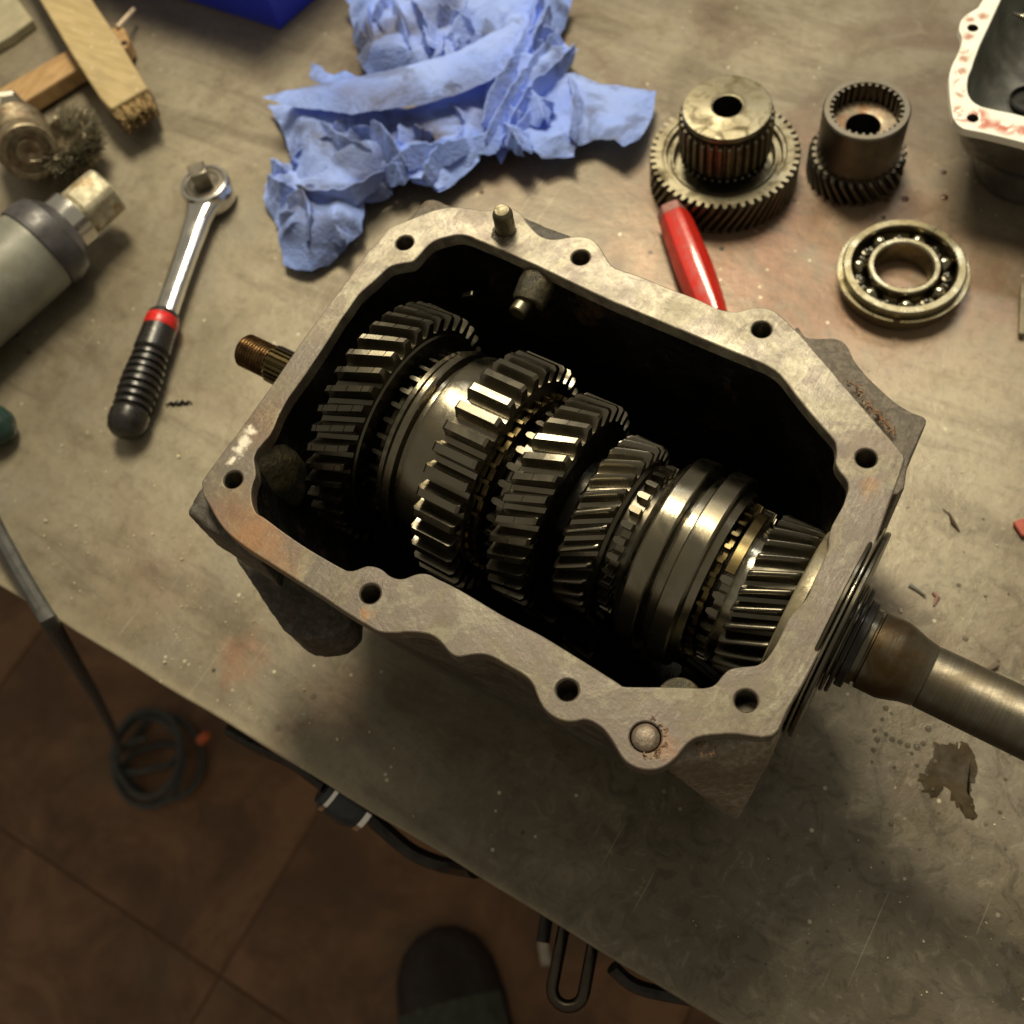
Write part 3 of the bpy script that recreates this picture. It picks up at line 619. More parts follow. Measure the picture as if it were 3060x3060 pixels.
MB().lathe([(.0525, .0086), (.0570, .0086), (.0573, .0094), (.0568, .0118), (.0568, .0240), (.0566, .0252), (.0558, .0256), (.0535, .0256), (.0528, .0248), (.0526, .0230)], 96).build('end_disc', M['gear_dry'], g1, 30)
MB().lathe([(.004, .0084), (.0565, .0086)], 48).build('bore', M['dark_hole'], g1, 30)
g2 = empty('ring_gear', (-.1250, .4798, 0), 'dark steel gear with a toothed cup on top and slanted teeth around its foot', 'gear')
flat_gear(0, .018, 30, .0285, .0245, 22, 0, .014, .0018, .2).build('helical_gear', M['gear_dry2'], g2, 30)
MB().lathe([(.018, .0100), (.018, .0238), (.0185, .0243), (.0490, .0243), (.0500, .0235), (.0500, .0206)], 96).build('cup', M['gear_dry2'], g2, 30)
m_ = MB(); 
for k in range(30):
    a_ = 2 * math.pi * k / 30; u = Vector((math.cos(a_), math.sin(a_), 0)); t = Vector((-u.y, u.x, 0))
    lo = [u * .0208 - t * .0011, u * .0208 + t * .0011, u * .0186 + t * .0006, u * .0186 - t * .0006]
    m_.add([p + Vector((0, 0, .036)) for p in lo] + [p + Vector((0, 0, .0495)) for p in lo], [(0, 1, 5, 4), (1, 2, 6, 5), (2, 3, 7, 6), (3, 0, 4, 7), (4, 5, 6, 7)])
m_.lathe([(.036, .0208), (.0499, .0208)], 60)
m_.build('internal_teeth', M['gear_dry2'], g2, 20)
MB().lathe([(.0360, .0208), (.0372, .0195), (.0376, .0120), (.0370, .0100), (.004, .0100)], 64).build('inner_shoulder', simple('rust_stained_steel', (.33, .27, .19), .45, .4, .3, 200, .3, (.25, .11, .04), .8, 110), g2, 30)
MB().lathe([(.003, .0), (.003, .0099), (.0365, .0098)], 48).build('bore', M['dark_hole'], g2, 30)
# ball bearing
bb = empty('ball_bearing', (-.0686, .4131, 0), 'open ball bearing lying flat with its snap ring, oily yellow steel', 'bearing')
MB().lathe([(.001, .0268), (0, .0275), (0, .0325), (.0008, .0334), (.0095, .0334), (.0097, .0322), (.0112, .0322), (.0114, .0334), (.0152, .0334), (.0160, .0326), (.0160, .0290), (.0154, .0284), (.0125, .0282), (.008, .0300), (.0035, .0282), (.001, .0268)], 96).build('outer_ring', M['bear'], bb, 30)
MB().lathe([(.001, .0156), (0, .0165), (0, .0188), (.001, .0196), (.004, .0196), (.008, .0180), (.012, .0196), (.0152, .0196), (.0160, .0189), (.0160, .0167), (.0152, .0157), (.001, .0156)], 72).build('inner_ring', M['bear'], bb, 30)
m_ = MB(); rr = []
for k in range(97):
    a_ = R(-70) + R(354) * k / 96
    rr.append([Vector((r_ * math.cos(a_), r_ * math.sin(a_), z_)) for r_, z_ in ((.0323, .0098), (.0358, .0098), (.0360, .0104), (.0358, .0111), (.0323, .0111))])
m_.rings(rr, True, True).build('snap_ring', M['bear'], bb, 30)
bm = bmesh.new(); bmesh.ops.create_uvsphere(bm, u_segments=28, v_segments=18, radius=.0057); me = bpy.data.meshes.new('ball'); bm.to_mesh(me); bm.free()
me.polygons.foreach_set('use_smooth', [True] * len(me.polygons)); me.materials.append(steel('dark_ball_steel', (.30, .28, .20), .14, .3))
for k in range(7):
    o = bpy.data.objects.new('ball', me); COL.objects.link(o); o.parent = bb; a_ = R(40 + k * 360 / 7); o.location = (.0239 * math.cos(a_), .0239 * math.sin(a_), .0078)
cg = MB()
for k in range(7):
    a_ = R(40 + (k + .5) * 360 / 7); m4 = Matrix.Translation((.0239 * math.cos(a_), .0239 * math.sin(a_), 0)); cg.lathe([(.0085, .0001), (.0118, .0001), (.0118, .0008), (.0108, .0013), (.0104, .0026), (.0094, .0028), (.0085, .001)], 14, False, False, m4)
cg.lathe([(.0075, .0226), (.0090, .0226), (.0090, .0252), (.0075, .0252)], 72).build('cage', M['gear_dark'], bb, 30)

# ------------------------------------------------------------------ aluminium cover at the far right
CZ = .062
cvx = empty('gearbox_cover', P(2950, 250, 0), 'upturned pale aluminium cover with red gasket remains on its rim, far right corner', 'cover')
def rel(par, o):
    o.parent = par; o.matrix_parent_inverse = Matrix.Translation(-Vector(par.location)); return o
z4 = lambda pts: [P(2780 + x / 3.45, y / 3.45, CZ) for x, y in pts]
co_ = z4([(640, -160), (590, -80), (540, 0), (515, 40), (490, 78), (430, 115), (370, 152), (325, 200), (303, 255), (300, 310), (318, 355), (328, 395), (324, 440), (310, 485), (275, 570), (235, 650), (208, 725), (196, 800), (196, 860), (200, 950), (210, 1060), (225, 1160), (245, 1225), (285, 1280), (330, 1315), (370, 1332), (470, 1352), (560, 1370), (760, 1418), (966, 1470), (1300, 1560)])
ci_ = z4([(800, -160), (725, 0), (672, 115), (620, 230), (580, 315), (540, 400), (508, 470), (480, 545), (452, 620), (428, 700), (408, 745), (393, 785), (383, 840), (381, 900), (388, 950), (402, 990), (422, 1025), (450, 1052), (490, 1078), (540, 1100), (620, 1120), (700, 1138), (850, 1168), (966, 1198), (1250, 1265)])
e1 = co_[-1] + Vector((.10, -.0, 0)); e2 = co_[0] + Vector((.20, .10, 0))
outl = co_ + [co_[-1] + Vector((.07, .015, 0)), co_[-1] + Vector((.09, .06, 0)), co_[0] + Vector((.13, .10, 0)), co_[0] + Vector((.06, .10, 0)), co_[0] + Vector((.01, .05, 0))]
inl = ci_ + [ci_[-1] + Vector((.055, .02, 0)), ci_[-1] + Vector((.07, .05, 0)), ci_[0] + Vector((.10, .07, 0)), ci_[0] + Vector((.05, .075, 0)), ci_[0] + Vector((.01, .04, 0))]
ch = z4([(440, 285), (440, 1215)])
cm = NT('pale_cover_flange')
rd = cm.noise(95, 6, .65, 1.5); c = cm.mix(cm.ramp(cm.noise(60, 5), .3, .7), (.84, .84, .74), (.90, .90, .82))
path = [(410, 200), (540, 170), (400, 380), (360, 540), (340, 600), (320, 740), (300, 860), (325, 960), (280, 1140), (340, 1220), (500, 1170), (560, 1270), (700, 1290), (800, 1330), (960, 1350)]
for i, q in enumerate(z4(path)):
    big_ = i >= 9
    c = cm.mix(cm.math('MULTIPLY', cm.spot(q, .001, .0065 if big_ else .0048, .003, 190), cm.ramp(rd, .43, .52, .0, .9)), c, (.50, .10, .045) if big_ else (.42, .17, .10))
M['cover_flange'] = cm.done(c, .45, .1, cm.bump(rd, .3, .0005))
rel(cvx, plate('cover_flange', [smooth_loop(outl, 3), smooth_loop(inl, 3)[::-1]] + [circle(h, .0030, 20) for h in ch], CZ - .005, CZ, M['cover_flange'], None, .0005))
M['alu_in'] = simple('dull_grey_aluminium', (.17, .175, .16), .32, .5, .35, 40, .3, (.05, .045, .03), .6, 22)
M['alu_out'] = simple('dark_cast_aluminium', (.10, .095, .08), .5, .4, .3, 80, .4)
L0 = resample(inl, 120)
m_ = MB(); m_.rings([[(p.x, p.y, z) for p in shrink(L0, d, s_)] for z, d, s_ in ((CZ - .0004, -.0002, 0), (CZ - .012, .001, 2), (CZ - .026, .006, 8), (CZ - .034, .014, 16), (CZ - .036, .03, 20))], False, True)
rel(cvx, m_.build('cover_bowl', M['alu_in'], None, 50))
L0 = resample(outl, 120)
m_ = MB(); m_.rings([[(p.x, p.y, z) for p in shrink(L0, d, s_)] for z, d, s_ in ((CZ - .0046, .002, 0), (CZ - .012, .004, 3), (CZ - .03, .010, 10), (CZ - .041, .02, 20))], False, True)
rel(cvx, m_.build('cover_body', M['alu_out'], None, 50))
for h in ch:
    rel(cvx, MB().lathe([(CZ - .0004, .0030), (CZ - .012, .0029), (CZ - .012, .0001)], 20, False, False, Matrix.Translation((h.x, h.y, 0))).build('screw_hole', M['cast'], None, 30))
q = P(2990, 440, .02)
rel(cvx, MB().lathe([(.0, .030), (.006, .0325), (.020, .0325), (.0215, .030), (.0225, .020)], 48, True, True, Matrix.Translation((q.x + .018, q.y + .012, 0))).build('cover_spigot', M['alu_out'], None, 30))
q = P(2780 + 960 / 3.45, 1050 / 3.45, CZ - .036)
rel(cvx, MB().lathe([(.0265, .0001), (.0268, .010), (.030, .0105), (.029, .0115)], 32, False, False, Matrix.Translation((q.x + .003, q.y, 0))).build('cover_port', M['dark_hole'], None, 30))
q = P(2780 + 930 / 3.45, 260 / 3.45, CZ - .01)
m_ = MB().tube([q + Vector((-.006, .003, .004)), q + Vector((.004, -.001, .006)), q + Vector((.02, -.008, .0))], [.0006, .0026, .004], 14)
rel(cvx, m_.build('cover_rib', M['bright'], None, 40))

# ------------------------------------------------------------------ red screwdriver
rm_ = NT('translucent_red_plastic'); n1 = rm_.noise(140, 5)
rm_.done(rm_.mix(rm_.ramp(n1, .35, .7), (.80, .035, .022), (.60, .03, .02)), rm_.ramp(n1, .3, .7, .16, .3), 0, rm_.bump(rm_.noise(300, 4), .12, .0004), Coat_Weight=.6)
rm_.b.inputs['Transmission Weight'].default_value = .25
M['red'] = rm_.mat
q0 = P(2008, 632, .0120); q1 = P(2128, 945, .0120); dv = (q1 - q0); L_ = dv.length; dv.normalize()
sd = empty('screwdriver', ((q0 + q1) / 2).to_tuple()[:2] + (0,), 'red faceted plastic screwdriver handle poking out from behind the gearbox flange', 'screwdriver')
side = dv.cross(Vector((0, 0, 1))).normalized(); up = side.cross(dv) * -1; up = Vector((0, 0, 1))
rr = []; n = 30
for i in range(15):
    t = i / 14; r_ = [.0090, .0096, .0100, .0102, .0104, .0106, .0108, .0109, .0109, .0108, .0106, .0103, .0099, .0094, .0086][i]
    ring = []
    for k in range(n):
        a_ = 2 * math.pi * k / n; b_ = (a_ - math.pi / 2 + .25 + math.pi / 6) % (math.pi / 3) - math.pi / 6; f_ = min(1.0, .90 / math.cos(b_))
        ring.append(q0 + dv * (L_ * 1.02 * t) + side * (r_ * f_ * math.cos(a_)) + up * (r_ * f_ * math.sin(a_)))
    rr.append(ring)
rel(sd, MB().rings(rr, True, True).build('handle', M['red'], None, 22))
M['grey_cap'] = simple('scuffed_grey_red_plastic', (.30, .13, .11), .45, 0, .3, 200)
rr2 = [[q0 + (p - q0) * 1.03 - dv * .0004 for p in rr[0]], [q0 + (p - q0 - dv * (L_ * 1.02 / 14)) * 1.015 + dv * (L_ * 1.02 / 14) for p in rr[1]]]
rel(sd, MB().rings(rr2, True, False).build('handle_cap', M['grey_cap'], None, 22))
rel(sd, MB().tube([q0 + dv * L_ * .95, q0 + dv * (L_ * .95 + .016)], .0038, 16).build('blade_shaft', M['chrome'], None, 30))
rel(sd, MB().lathe([(0, .0030), (0, .0068), (.003, .0064), (.003, .004)], 24, True, True, Matrix.Translation(q0 + dv * L_ * .985) @ dv.to_track_quat('Z', 'Y').to_matrix().to_4x4()).build('yellow_band', simple('yellow_band_plastic', (.7, .5, .05), .4), None, 30))

# ------------------------------------------------------------------ ratchet wrench
hc = P(618, 562, .014); he = P(372, 1290, .012); dv = (he - hc); dv.z = 0; L_ = dv.length; dv.normalize(); side = Vector((-dv.y, dv.x, 0))
rw = empty('ratchet_wrench', (hc.x, hc.y, 0), 'chrome ratchet wrench with black ribbed grip and red band, lying on the bench', 'wrench')
F4 = Matrix.Translation((hc.x, hc.y, 0)) @ Matrix((( dv.x, side.x, 0, 0), (dv.y, side.y, 0, 0), (0, 0, 1, 0), (0, 0, 0, 1)))
def rwb(m_, name, mat, sm=35, bevel=0):
    m_.v = [tuple(F4 @ Vector(v)) for v in m_.v]; return rel(rw, m_.build(name, mat, None, sm, bevel=bevel))
rwb(MB().lathe([(.0035, .012), (.004, .0155), (.0055, .0168), (.0170, .0168), (.0190, .0155), (.0193, .0135), (.0182, .0130)], 56, True, False), 'head', M['chrome'])
rwb(MB().lathe([(.0170, .0133), (.0186, .0128), (.0188, .0100), (.0182, .0095), (.0182, .0001)], 48), 'ratchet_ring', steel('dark_ratchet_steel', (.22, .20, .17), .35), 30)
rwb(MB().box((0, 0, .0245), (.0112, .0112, .0135), Matrix.Rotation(.5, 3, 'Z')), 'square_drive', steel('drive_steel', (.36, .33, .28), .3), 30, .0008)
rr = []
for x_, wy, wz in ((.008, .0130, .0066), (.016, .0098, .0060), (.026, .0080, .0055), (.050, .0072, .0050), (.078, .0068, .0050), (.096, .0068, .0052), (.112, .0070, .0054)):
    rr.append([(x_, wy * math.copysign(abs(math.cos(a_)) ** .7, math.cos(a_)), .0115 + wz * math.copysign(abs(math.sin(a_)) ** .7, math.sin(a_))) for a_ in [2 * math.pi * k / 28 for k in range(28)]])
rwb(MB().rings(rr, True, True), 'handle_bar', M['chrome'], 40)
def grip(prof): 
    m_ = MB(); m_.rings([[(x_, r_ * 1.03 * math.cos(a_), .0125 + r_ * math.sin(a_)) for a_ in [2 * math.pi * k / 40 for k in range(40)]] for x_, r_ in prof], True, True); return m_
x0 = .100; E_ = L_ + .002
rwb(grip([(x0, .0080), (x0 + .0015, .0092), (x0 + .004, .0094)]), 'grip_collar', simple('black_grip', (.012, .011, .010), .35))
rwb(grip([(x0 + .004, .0096), (x0 + .0045, .0099), (x0 + .0115, .0101), (x0 + .012, .0099)]), 'red_band', simple('red_plastic_band', (.55, .015, .012), .3))
pf = [(x0 + .012, .0100), (x0 + .028, .0106)]
x_ = x0 + .030
while x_ < E_ - .017:
    rb = .0108 + .0008 * math.sin((x_ - x0 - .036) / (E_ - .02 - x0 - .036) * math.pi)
    pf += [(x_, rb - .0018), (x_ + .0010, rb - .0020), (x_ + .0016, rb), (x_ + .0036, rb), (x_ + .0044, rb - .0016)]; x_ += .0050
pf += [(E_ - .0135, .0113), (E_ - .008, .0112), (E_ - .003, .0098), (E_, .0070), (E_ + .0012, .003)]
rwb(grip(pf), 'grip', simple('black_ribbed_rubber', (.016, .014, .013), .30, 0, .2, 300, .1), 30)

# ------------------------------------------------------------------ angle tool at the left edge
gm = simple('dusty_grey_enamel', (.22, .225, .19), .42, .1, .18, 40, .15, (.14, .12, .08), .5, 25)
ga = P(-190, 1010, .034); gb = P(300, 585, .030); dv = (gb - ga).normalized()
gr = empty('die_grinder', (ga.x, ga.y, 0), 'grey barrelled power grinder with dark collar and silver spindle nut, cut by the left edge', 'power tool')
Q4 = Matrix.Translation(gb) @ dv.to_track_quat('Z', 'Y').to_matrix().to_4x4()
def gb_(prof, name, mat, n=48, sm=30): 
    return rel(gr, MB().lathe(prof, n, True, True, Q4).build(name, mat, None, sm))
gb_([(-.24, .027), (-.16, .0275), (-.060, .0275), (-.0535, .0272), (-.053, .0264)], 'barrel', gm)
gb_([(-.0545, .0240), (-.0535, .0288), (-.045, .0292), (-.038, .0272), (-.033, .0215), (-.031, .019)], 'nose_collar', simple('dark_blue_grey_plastic', (.055, .052, .056), .38))
gb_([(-.033, .0150), (-.0325, .0182), (-.021, .0186), (-.0195, .0165)], 'spindle_flange', M['chrome'])
m_ = MB(); m_.lathe([(-.0200, .0150), (-.0192, .0178), (.0045, .0178), (.0068, .0160), (.0072, .010), (.0065, .0001)], 6, False, False, Q4 @ Matrix.Rotation(.4, 4, 'Z'))
rel(gr, m_.build('spindle_nut', simple('yellowed_steel_nut', (.42, .39, .28), .55, .4, .3, 120, .3, (.30, .17, .05), .8, 90), None, 20, bevel=.0025))
m_ = MB().tube([P(-140, 900, .03), P(-60, 950, .025), P(-8, 985, .016)], [.028, .024, .021], 24)
rel(gr, m_.build('rear_housing', gm, None, 40))
m_ = MB().tube([P(-30, 930, .02), P(-2, 975, .014), P(6, 1010, .009)], [.013, .012, .010], 20)
rel(gr, m_.build('rear_foot', M['black_metal'], None, 40))

# wire cup brush next to it
wc = empty('wire_cup_brush', P(120, 450, 0), 'rusty round wire cup brush with frayed bristles behind the grinder nut', 'wire brush')
c0 = P(92, 462, .040); ax = (c0 - P(-10, 330, .030) + Vector((.004, -.006, .016))).normalized(); Q5 = Matrix.Translation(c0) @ ax.to_track_quat('Z', 'Y').to_matrix().to_4x4()
rust = simple('rusty_brown_steel', (.23, .19, .125), .45, .6, .4, 150, .4, (.12, .05, .025), .7, 90)
pr = [(-.05, .012), (-.046, .0155)]
for k in range(6): pr += [(-.044 + k * .005, .0150), (-.0425 + k * .005, .0172), (-.0405 + k * .005, .0150)]
pr += [(-.012, .0152), (-.001, .0156), (0, .0148), (0, .0118), (-.0025, .0112), (-.0025, .0075), (0, .0068), (.0002, .003), (-.001, .0001)]
pr = [(a_ * 1.2 - .004, r_ * 1.2) for a_, r_ in pr]
rel(wc, MB().lathe(pr, 40, True, False, Q5).build('coiled_hub', rust, None, 35))
br = MB(); random.seed(3)
c1 = P(188, 425, .024)
for k in range(1500):
    a_ = random.uniform(-1.7, 2.3); r1_ = random.uniform(.008, .020); h_ = random.uniform(-.004, .004)
    p0 = c1 + Vector((math.cos(a_) * r1_, math.sin(a_) * r1_, random.uniform(-.012, .006))); l_ = random.uniform(.007, .012)
    d_ = Vector((math.cos(a_) + random.gauss(0, .18), math.sin(a_) + random.gauss(0, .18), .5 + random.gauss(0, .25))).normalized()
    p1 = p0 + d_ * l_ * .6 + Vector((random.gauss(0, .0008), random.gauss(0, .0008), 0)); p2 = p0 + d_ * l_ + Vector((random.gauss(0, .0015), random.gauss(0, .0015), random.gauss(0, .001)))
    br.tube([p0, p1, p2], .00028, 4, False)
tag(rel(wc, br.build('bristles', simple('dirty_wire', (.26, .235, .16), .4, .7, .3, 300), None, 0)), kind='stuff')
rel(wc, MB().lathe([(-.018, .0165), (.000, .0195), (.002, .0175), (-.006, .011), (-.006, .0001)], 36, True, False, Matrix.Translation(c1) @ Matrix.Rotation(R(18), 4, 'X')).build('bristle_cup', rust, None, 35))
rel(wc, MB().lathe([(0, .0001), (0, .012), (.018, .012), (.02, .008)], 6, False, True, Matrix.Translation(P(5, 330, .03)) @ Matrix.Rotation(R(60), 4, 'Y')).build('hex_end', steel('pale_worn_steel', (.55, .52, .44), .35), None, 20, bevel=.001))

# ------------------------------------------------------------------ wooden brush and sticks at the top left
wd = NT('worn_pale_wood'); gn = wd.noise(26, 6, .6, .5, wd.mapv((1.2, 9, 3), (0, 0, R(-20)))); sp_ = wd.noise(40, 6, .6)
c = wd.mix(wd.ramp(gn, .35, .65), (.36, .27, .125), (.47, .37, .19)); c = wd.mix(wd.ramp(sp_, .5, .7, 0, .5), c, (.30, .245, .14)); c = wd.mix(wd.ramp(wd.vor(95), .05, .12, .8, 0), c, (.62, .58, .44))
M['wood'] = wd.done(c, .6, 0, wd.bump(gn, .3, .001))
wd = NT('orange_worn_wood'); gn = wd.noise(26, 6, .6, .5, wd.mapv((9, 1.5, 3), (0, 0, R(10))))
M['wood2'] = wd.done(wd.mix(wd.ramp(gn, .35, .65), (.33, .20, .085), (.45, .29, .13)), .5, 0, wd.bump(gn, .3, .001))
wb = empty('wooden_brush', P(280, 200, 0), 'flat pale wooden brush handle with rows of stubby worn bristles at its near end', 'brush')
ZB = .030
hp = [P(x, y, ZB) for x, y in ((40, -150), (119, 0), (210, 155), (298, 292), (330, 325), (440, 262), (418, 225), (350, 110), (275, 0), (200, -150))]
m_ = MB(); m_.prism([(p.x, p.y) for p in hp], ZB - .011, ZB); rel(wb, m_.build('handle', M['wood'], None, 0, bevel=.0018, seg=3))
tf = MB(); random.seed(11)
ra, rb_ = P(312, 305, ZB - .006), P(432, 248, ZB - .006); ea_, eb_ = P(370, 380, ZB - .008), P(468, 325, ZB - .008)
for row in range(5):
    u = (row + .5) / 5
    for i in range(120):
        uu = u + random.gauss(0, .035); p0 = ra.lerp(rb_, uu) + Vector((0, 0, random.uniform(-.004, .005))); p1 = ea_.lerp(eb_, uu + random.gauss(0, .03)) + Vector((0, 0, random.uniform(-.006, .004)))
        p1 = p0.lerp(p1, random.uniform(.55, 1.05)); tf.tube([p0, p0.lerp(p1, .5) + Vector((0, 0, .001)), p1], .00055, 4, False)
tag(rel(wb, tf.build('bristles', simple('tan_worn_bristle', (.27, .19, .085), .6, 0, .5, 200), None, 0)), kind='stuff')
rel(wb, MB().prism([tuple(ra.lerp(rb_, -.04)[:2]), tuple(ra.lerp(ea_, .72)[:2]), tuple(rb_.lerp(eb_, .72)[:2]), tuple(ra.lerp(rb_, 1.04)[:2])], .010, .019).build('brush_block', simple('dark_brush_wood', (.10, .06, .03), .7), None, 0, bevel=.001))
ws = empty('wooden_stick', P(100, 230, 0), 'orange wooden stick lying under the pale brush handle', 'stick')
sp = [P(x, y, .016) for x, y in ((-120, 315), (0, 262), (195, 150), (350, 75), (372, 82), (385, 118), (378, 140), (215, 214), (60, 310), (-120, 400))]
rel(ws, MB().prism([(p.x, p.y) for p in sp], .003, .016).build('stick_body', M['wood2'], None, 0, bevel=.002, seg=3))
q = P(371, 128, .0162); rel(ws, MB().lathe([(0, .0022), (.0006, .002), (.0006, .0001)], 16, False, False, Matrix.Translation(q)).build('nail_hole', M['dark_hole'], None, 30))
q0, q1 = P(350, 82, .018), P(400, 28, .012)
o = MB().tube([q0, q0.lerp(q1, .5), q1], .0016, 8).build('wood_splinter', simple('pale_pinkish_wood', (.62, .50, .38), .6), None); tag(o, 'short pale splinter beyond the end of the orange stick', 'splinter')
pb = [P(x, y, .008) for x, y in ((-80, -60), (40, -20), (97, 58), (30, 108), (-80, 170))]
o = MB().prism([(p.x, p.y) for p in pb], .0005, .008).build('board_offcut', simple('pale_dusty_board', (.33, .30, .20), .7, 0, .15, 60, .2), None, 0, bevel=.001); tag(o, 'corner of a pale flat board in the top left corner', 'board')

# blue plastic bin
bl = NT('blue_plastic'); bl.done(bl.mix(bl.ramp(bl.noise(30, 4), .3, .7), (.004, .025, .62), (.006, .035, .72)), .30, 0, bl.bump(bl.noise(200, 3), .05, .0005), Coat_Weight=.3)
bl.b.inputs['Transmission Weight'].default_value = .12
M['blue'] = bl.mat
k0 = P(838, 90, 0); k1 = P(559, 2, 0); k2 = P(948, -6, 0)
u1 = (k1 - k0).normalized(); u2 = (k2 - k0).normalized(); u2 = (u2 - u1 * u2.dot(u1) * .0).normalized()
bx = empty('plastic_bin', k0, 'bright blue plastic storage bin cut by the top edge', 'bin')
def quad(s, t): return k0 + u1 * s + u2 * t
rr = []
for z, gr_ in ((0, 0), (.004, .001), (.075, .006), (.078, .009), (.085, .009), (.085, .007), (.078, .004), (.006, -.001)):
    g_ = gr_; rr.append([quad(-g_, -g_) + Vector((0, 0, z)), quad(.18 + g_, -g_) + Vector((0, 0, z)), quad(.18 + g_, .13 + g_) + Vector((0, 0, z)), quad(-g_, .13 + g_) + Vector((0, 0, z))])
rel(bx, MB().rings(rr, True, True).build('bin_shell', M['blue'], None, 0, bevel=.003, seg=3))

# ------------------------------------------------------------------ crumpled blue paper towel
pm = NT('blue_paper_towel')
g = pm.noise(22, 7, .65, .8); g2_ = pm.noise(75, 6, .7, .5)
c = pm.mix(pm.ramp(pm.noise(14, 4), .3, .7), (.235, .365, .92), (.35, .48, .97))
c = pm.mix(pm.ramp(g, .50, .64, 0, .72), c, (.095, .115, .20)); c = pm.mix(pm.ramp(g2_, .56, .70, 0, .5), c, (.15, .15, .16))
for px, py, r1, a in ((1280, 400, .020, .9), (1190, 350, .035, .5), (1420, 320, .03, .45), (1140, 130, .03, .6), (1220, 100, .02, .55), (900, 600, .02, .4), (1060, 330, .025, .5), (950, 290, .02, .5), (1330, 60, .03, .5), (1100, 560, .02, .4)):
    c = pm.mix(pm.math('MULTIPLY', pm.spot(P(px, py, .02), .0, r1, .012, 70), a), c, (.10, .080, .065))
wr = pm.noise(150, 3, .5, 2.0); wr2 = pm.noise(330, 3, .5, 1.2)
pap = pm.done(c, .85, 0, pm.bump(pm.vor(1500), .2, .0003, pm.bump(wr2, .5, .0006, pm.bump(wr, .6, .0018))))
pm.b.inputs['Subsurface Weight'].default_value = .0
# thin paper passes some light
tr = pm.n.new('ShaderNodeBsdfTranslucent'); pm.t.links.new(c, tr.inputs['Color']); mx = pm.n.new('ShaderNodeMixShader'); mx.inputs[0].default_value = .10
pm.t.links.new(pm.b.outputs[0], mx.inputs[1]); pm.t.links.new(tr.outputs[0], mx.inputs[2]); pm.t.links.new(mx.outputs[0], pm.n['Material Output'].inputs['Surface'])
towel = empty('paper_towel', P(1250, 300, 0), 'crumpled blue paper towel smeared with dark grease', 'paper towel')
def inside(poly, X, Y):
    r = np.zeros(X.shape, bool); n = len(poly)
    for i in range(n):
        x1, y1 = poly[i][0], poly[i][1]; x2, y2 = poly[(i + 1) % n][0], poly[(i + 1) % n][1]
        c_ = ((y1 > Y) != (y2 > Y)); r ^= c_ & (X < (x2 - x1) * (Y - y1) / (y2 - y1 + 1e-12) + x1)
    return r
def facet_field(rs, lo, hi, sp, ang, an, seed):
    """piecewise planar random field: crumple creases between random control points"""
    rs = np.random.RandomState(seed); c_, s_ = math.cos(ang), math.sin(ang)
    cx, cy = (lo[0] + hi[0]) / 2, (lo[1] + hi[1]) / 2; ext = max(hi[0] - lo[0], hi[1] - lo[1]) * .8
    nu = int(2 * ext / (sp * an)) + 2; nv = int(2 * ext / sp) + 2
    pts = []; hh = []
    for i in range(nu):
        for j in range(nv):
            u = -ext + (i + rs.uniform(-.45, .45)) * sp * an; v = -ext + (j + rs.uniform(-.45, .45)) * sp
            pts.append(Vector((cx + u * c_ - v * s_, cy + u * s_ + v * c_))); hh.append(rs.uniform(-1, 1))
    vs, es, fs, *_ = delaunay_2d_cdt(pts, [], [], 0, 1e-9)
    V = np.array([(v.x, v.y) for v in vs]); hh = np.array(hh[:len(vs)]) if len(vs) == len(hh) else rs.uniform(-1, 1, len(vs))
    return V, hh, np.array([f for f in fs])
def eval_field(fd, X, Y):
    V, hh, T = fd; out = np.zeros(len(X)); A, B_, C_ = V[T[:, 0]], V[T[:, 1]], V[T[:, 2]]
    for a_, b_, c_, t in zip(A, B_, C_, T):
        x0_, x1_ = min(a_[0], b_[0], c_[0]), max(a_[0], b_[0], c_[0]); y0_, y1_ = min(a_[1], b_[1], c_[1]), max(a_[1], b_[1], c_[1])
        m = np.nonzero((X >= x0_) & (X <= x1_) & (Y >= y0_) & (Y <= y1_))[0]
        if not len(m): continue
        d = (b_[1] - c_[1]) * (a_[0] - c_[0]) + (c_[0] - b_[0]) * (a_[1] - c_[1])
        if abs(d) < 1e-14: continue
        l1 = ((b_[1] - c_[1]) * (X[m] - c_[0]) + (c_[0] - b_[0]) * (Y[m] - c_[1])) / d
        l2 = ((c_[1] - a_[1]) * (X[m] - c_[0]) + (a_[0] - c_[0]) * (Y[m] - c_[1])) / d; l3 = 1 - l1 - l2
        k = (l1 > -1e-6) & (l2 > -1e-6) & (l3 > -1e-6); out[m[k]] = l1[k] * hh[t[0]] + l2[k] * hh[t[1]] + l3[k] * hh[t[2]]
    return out
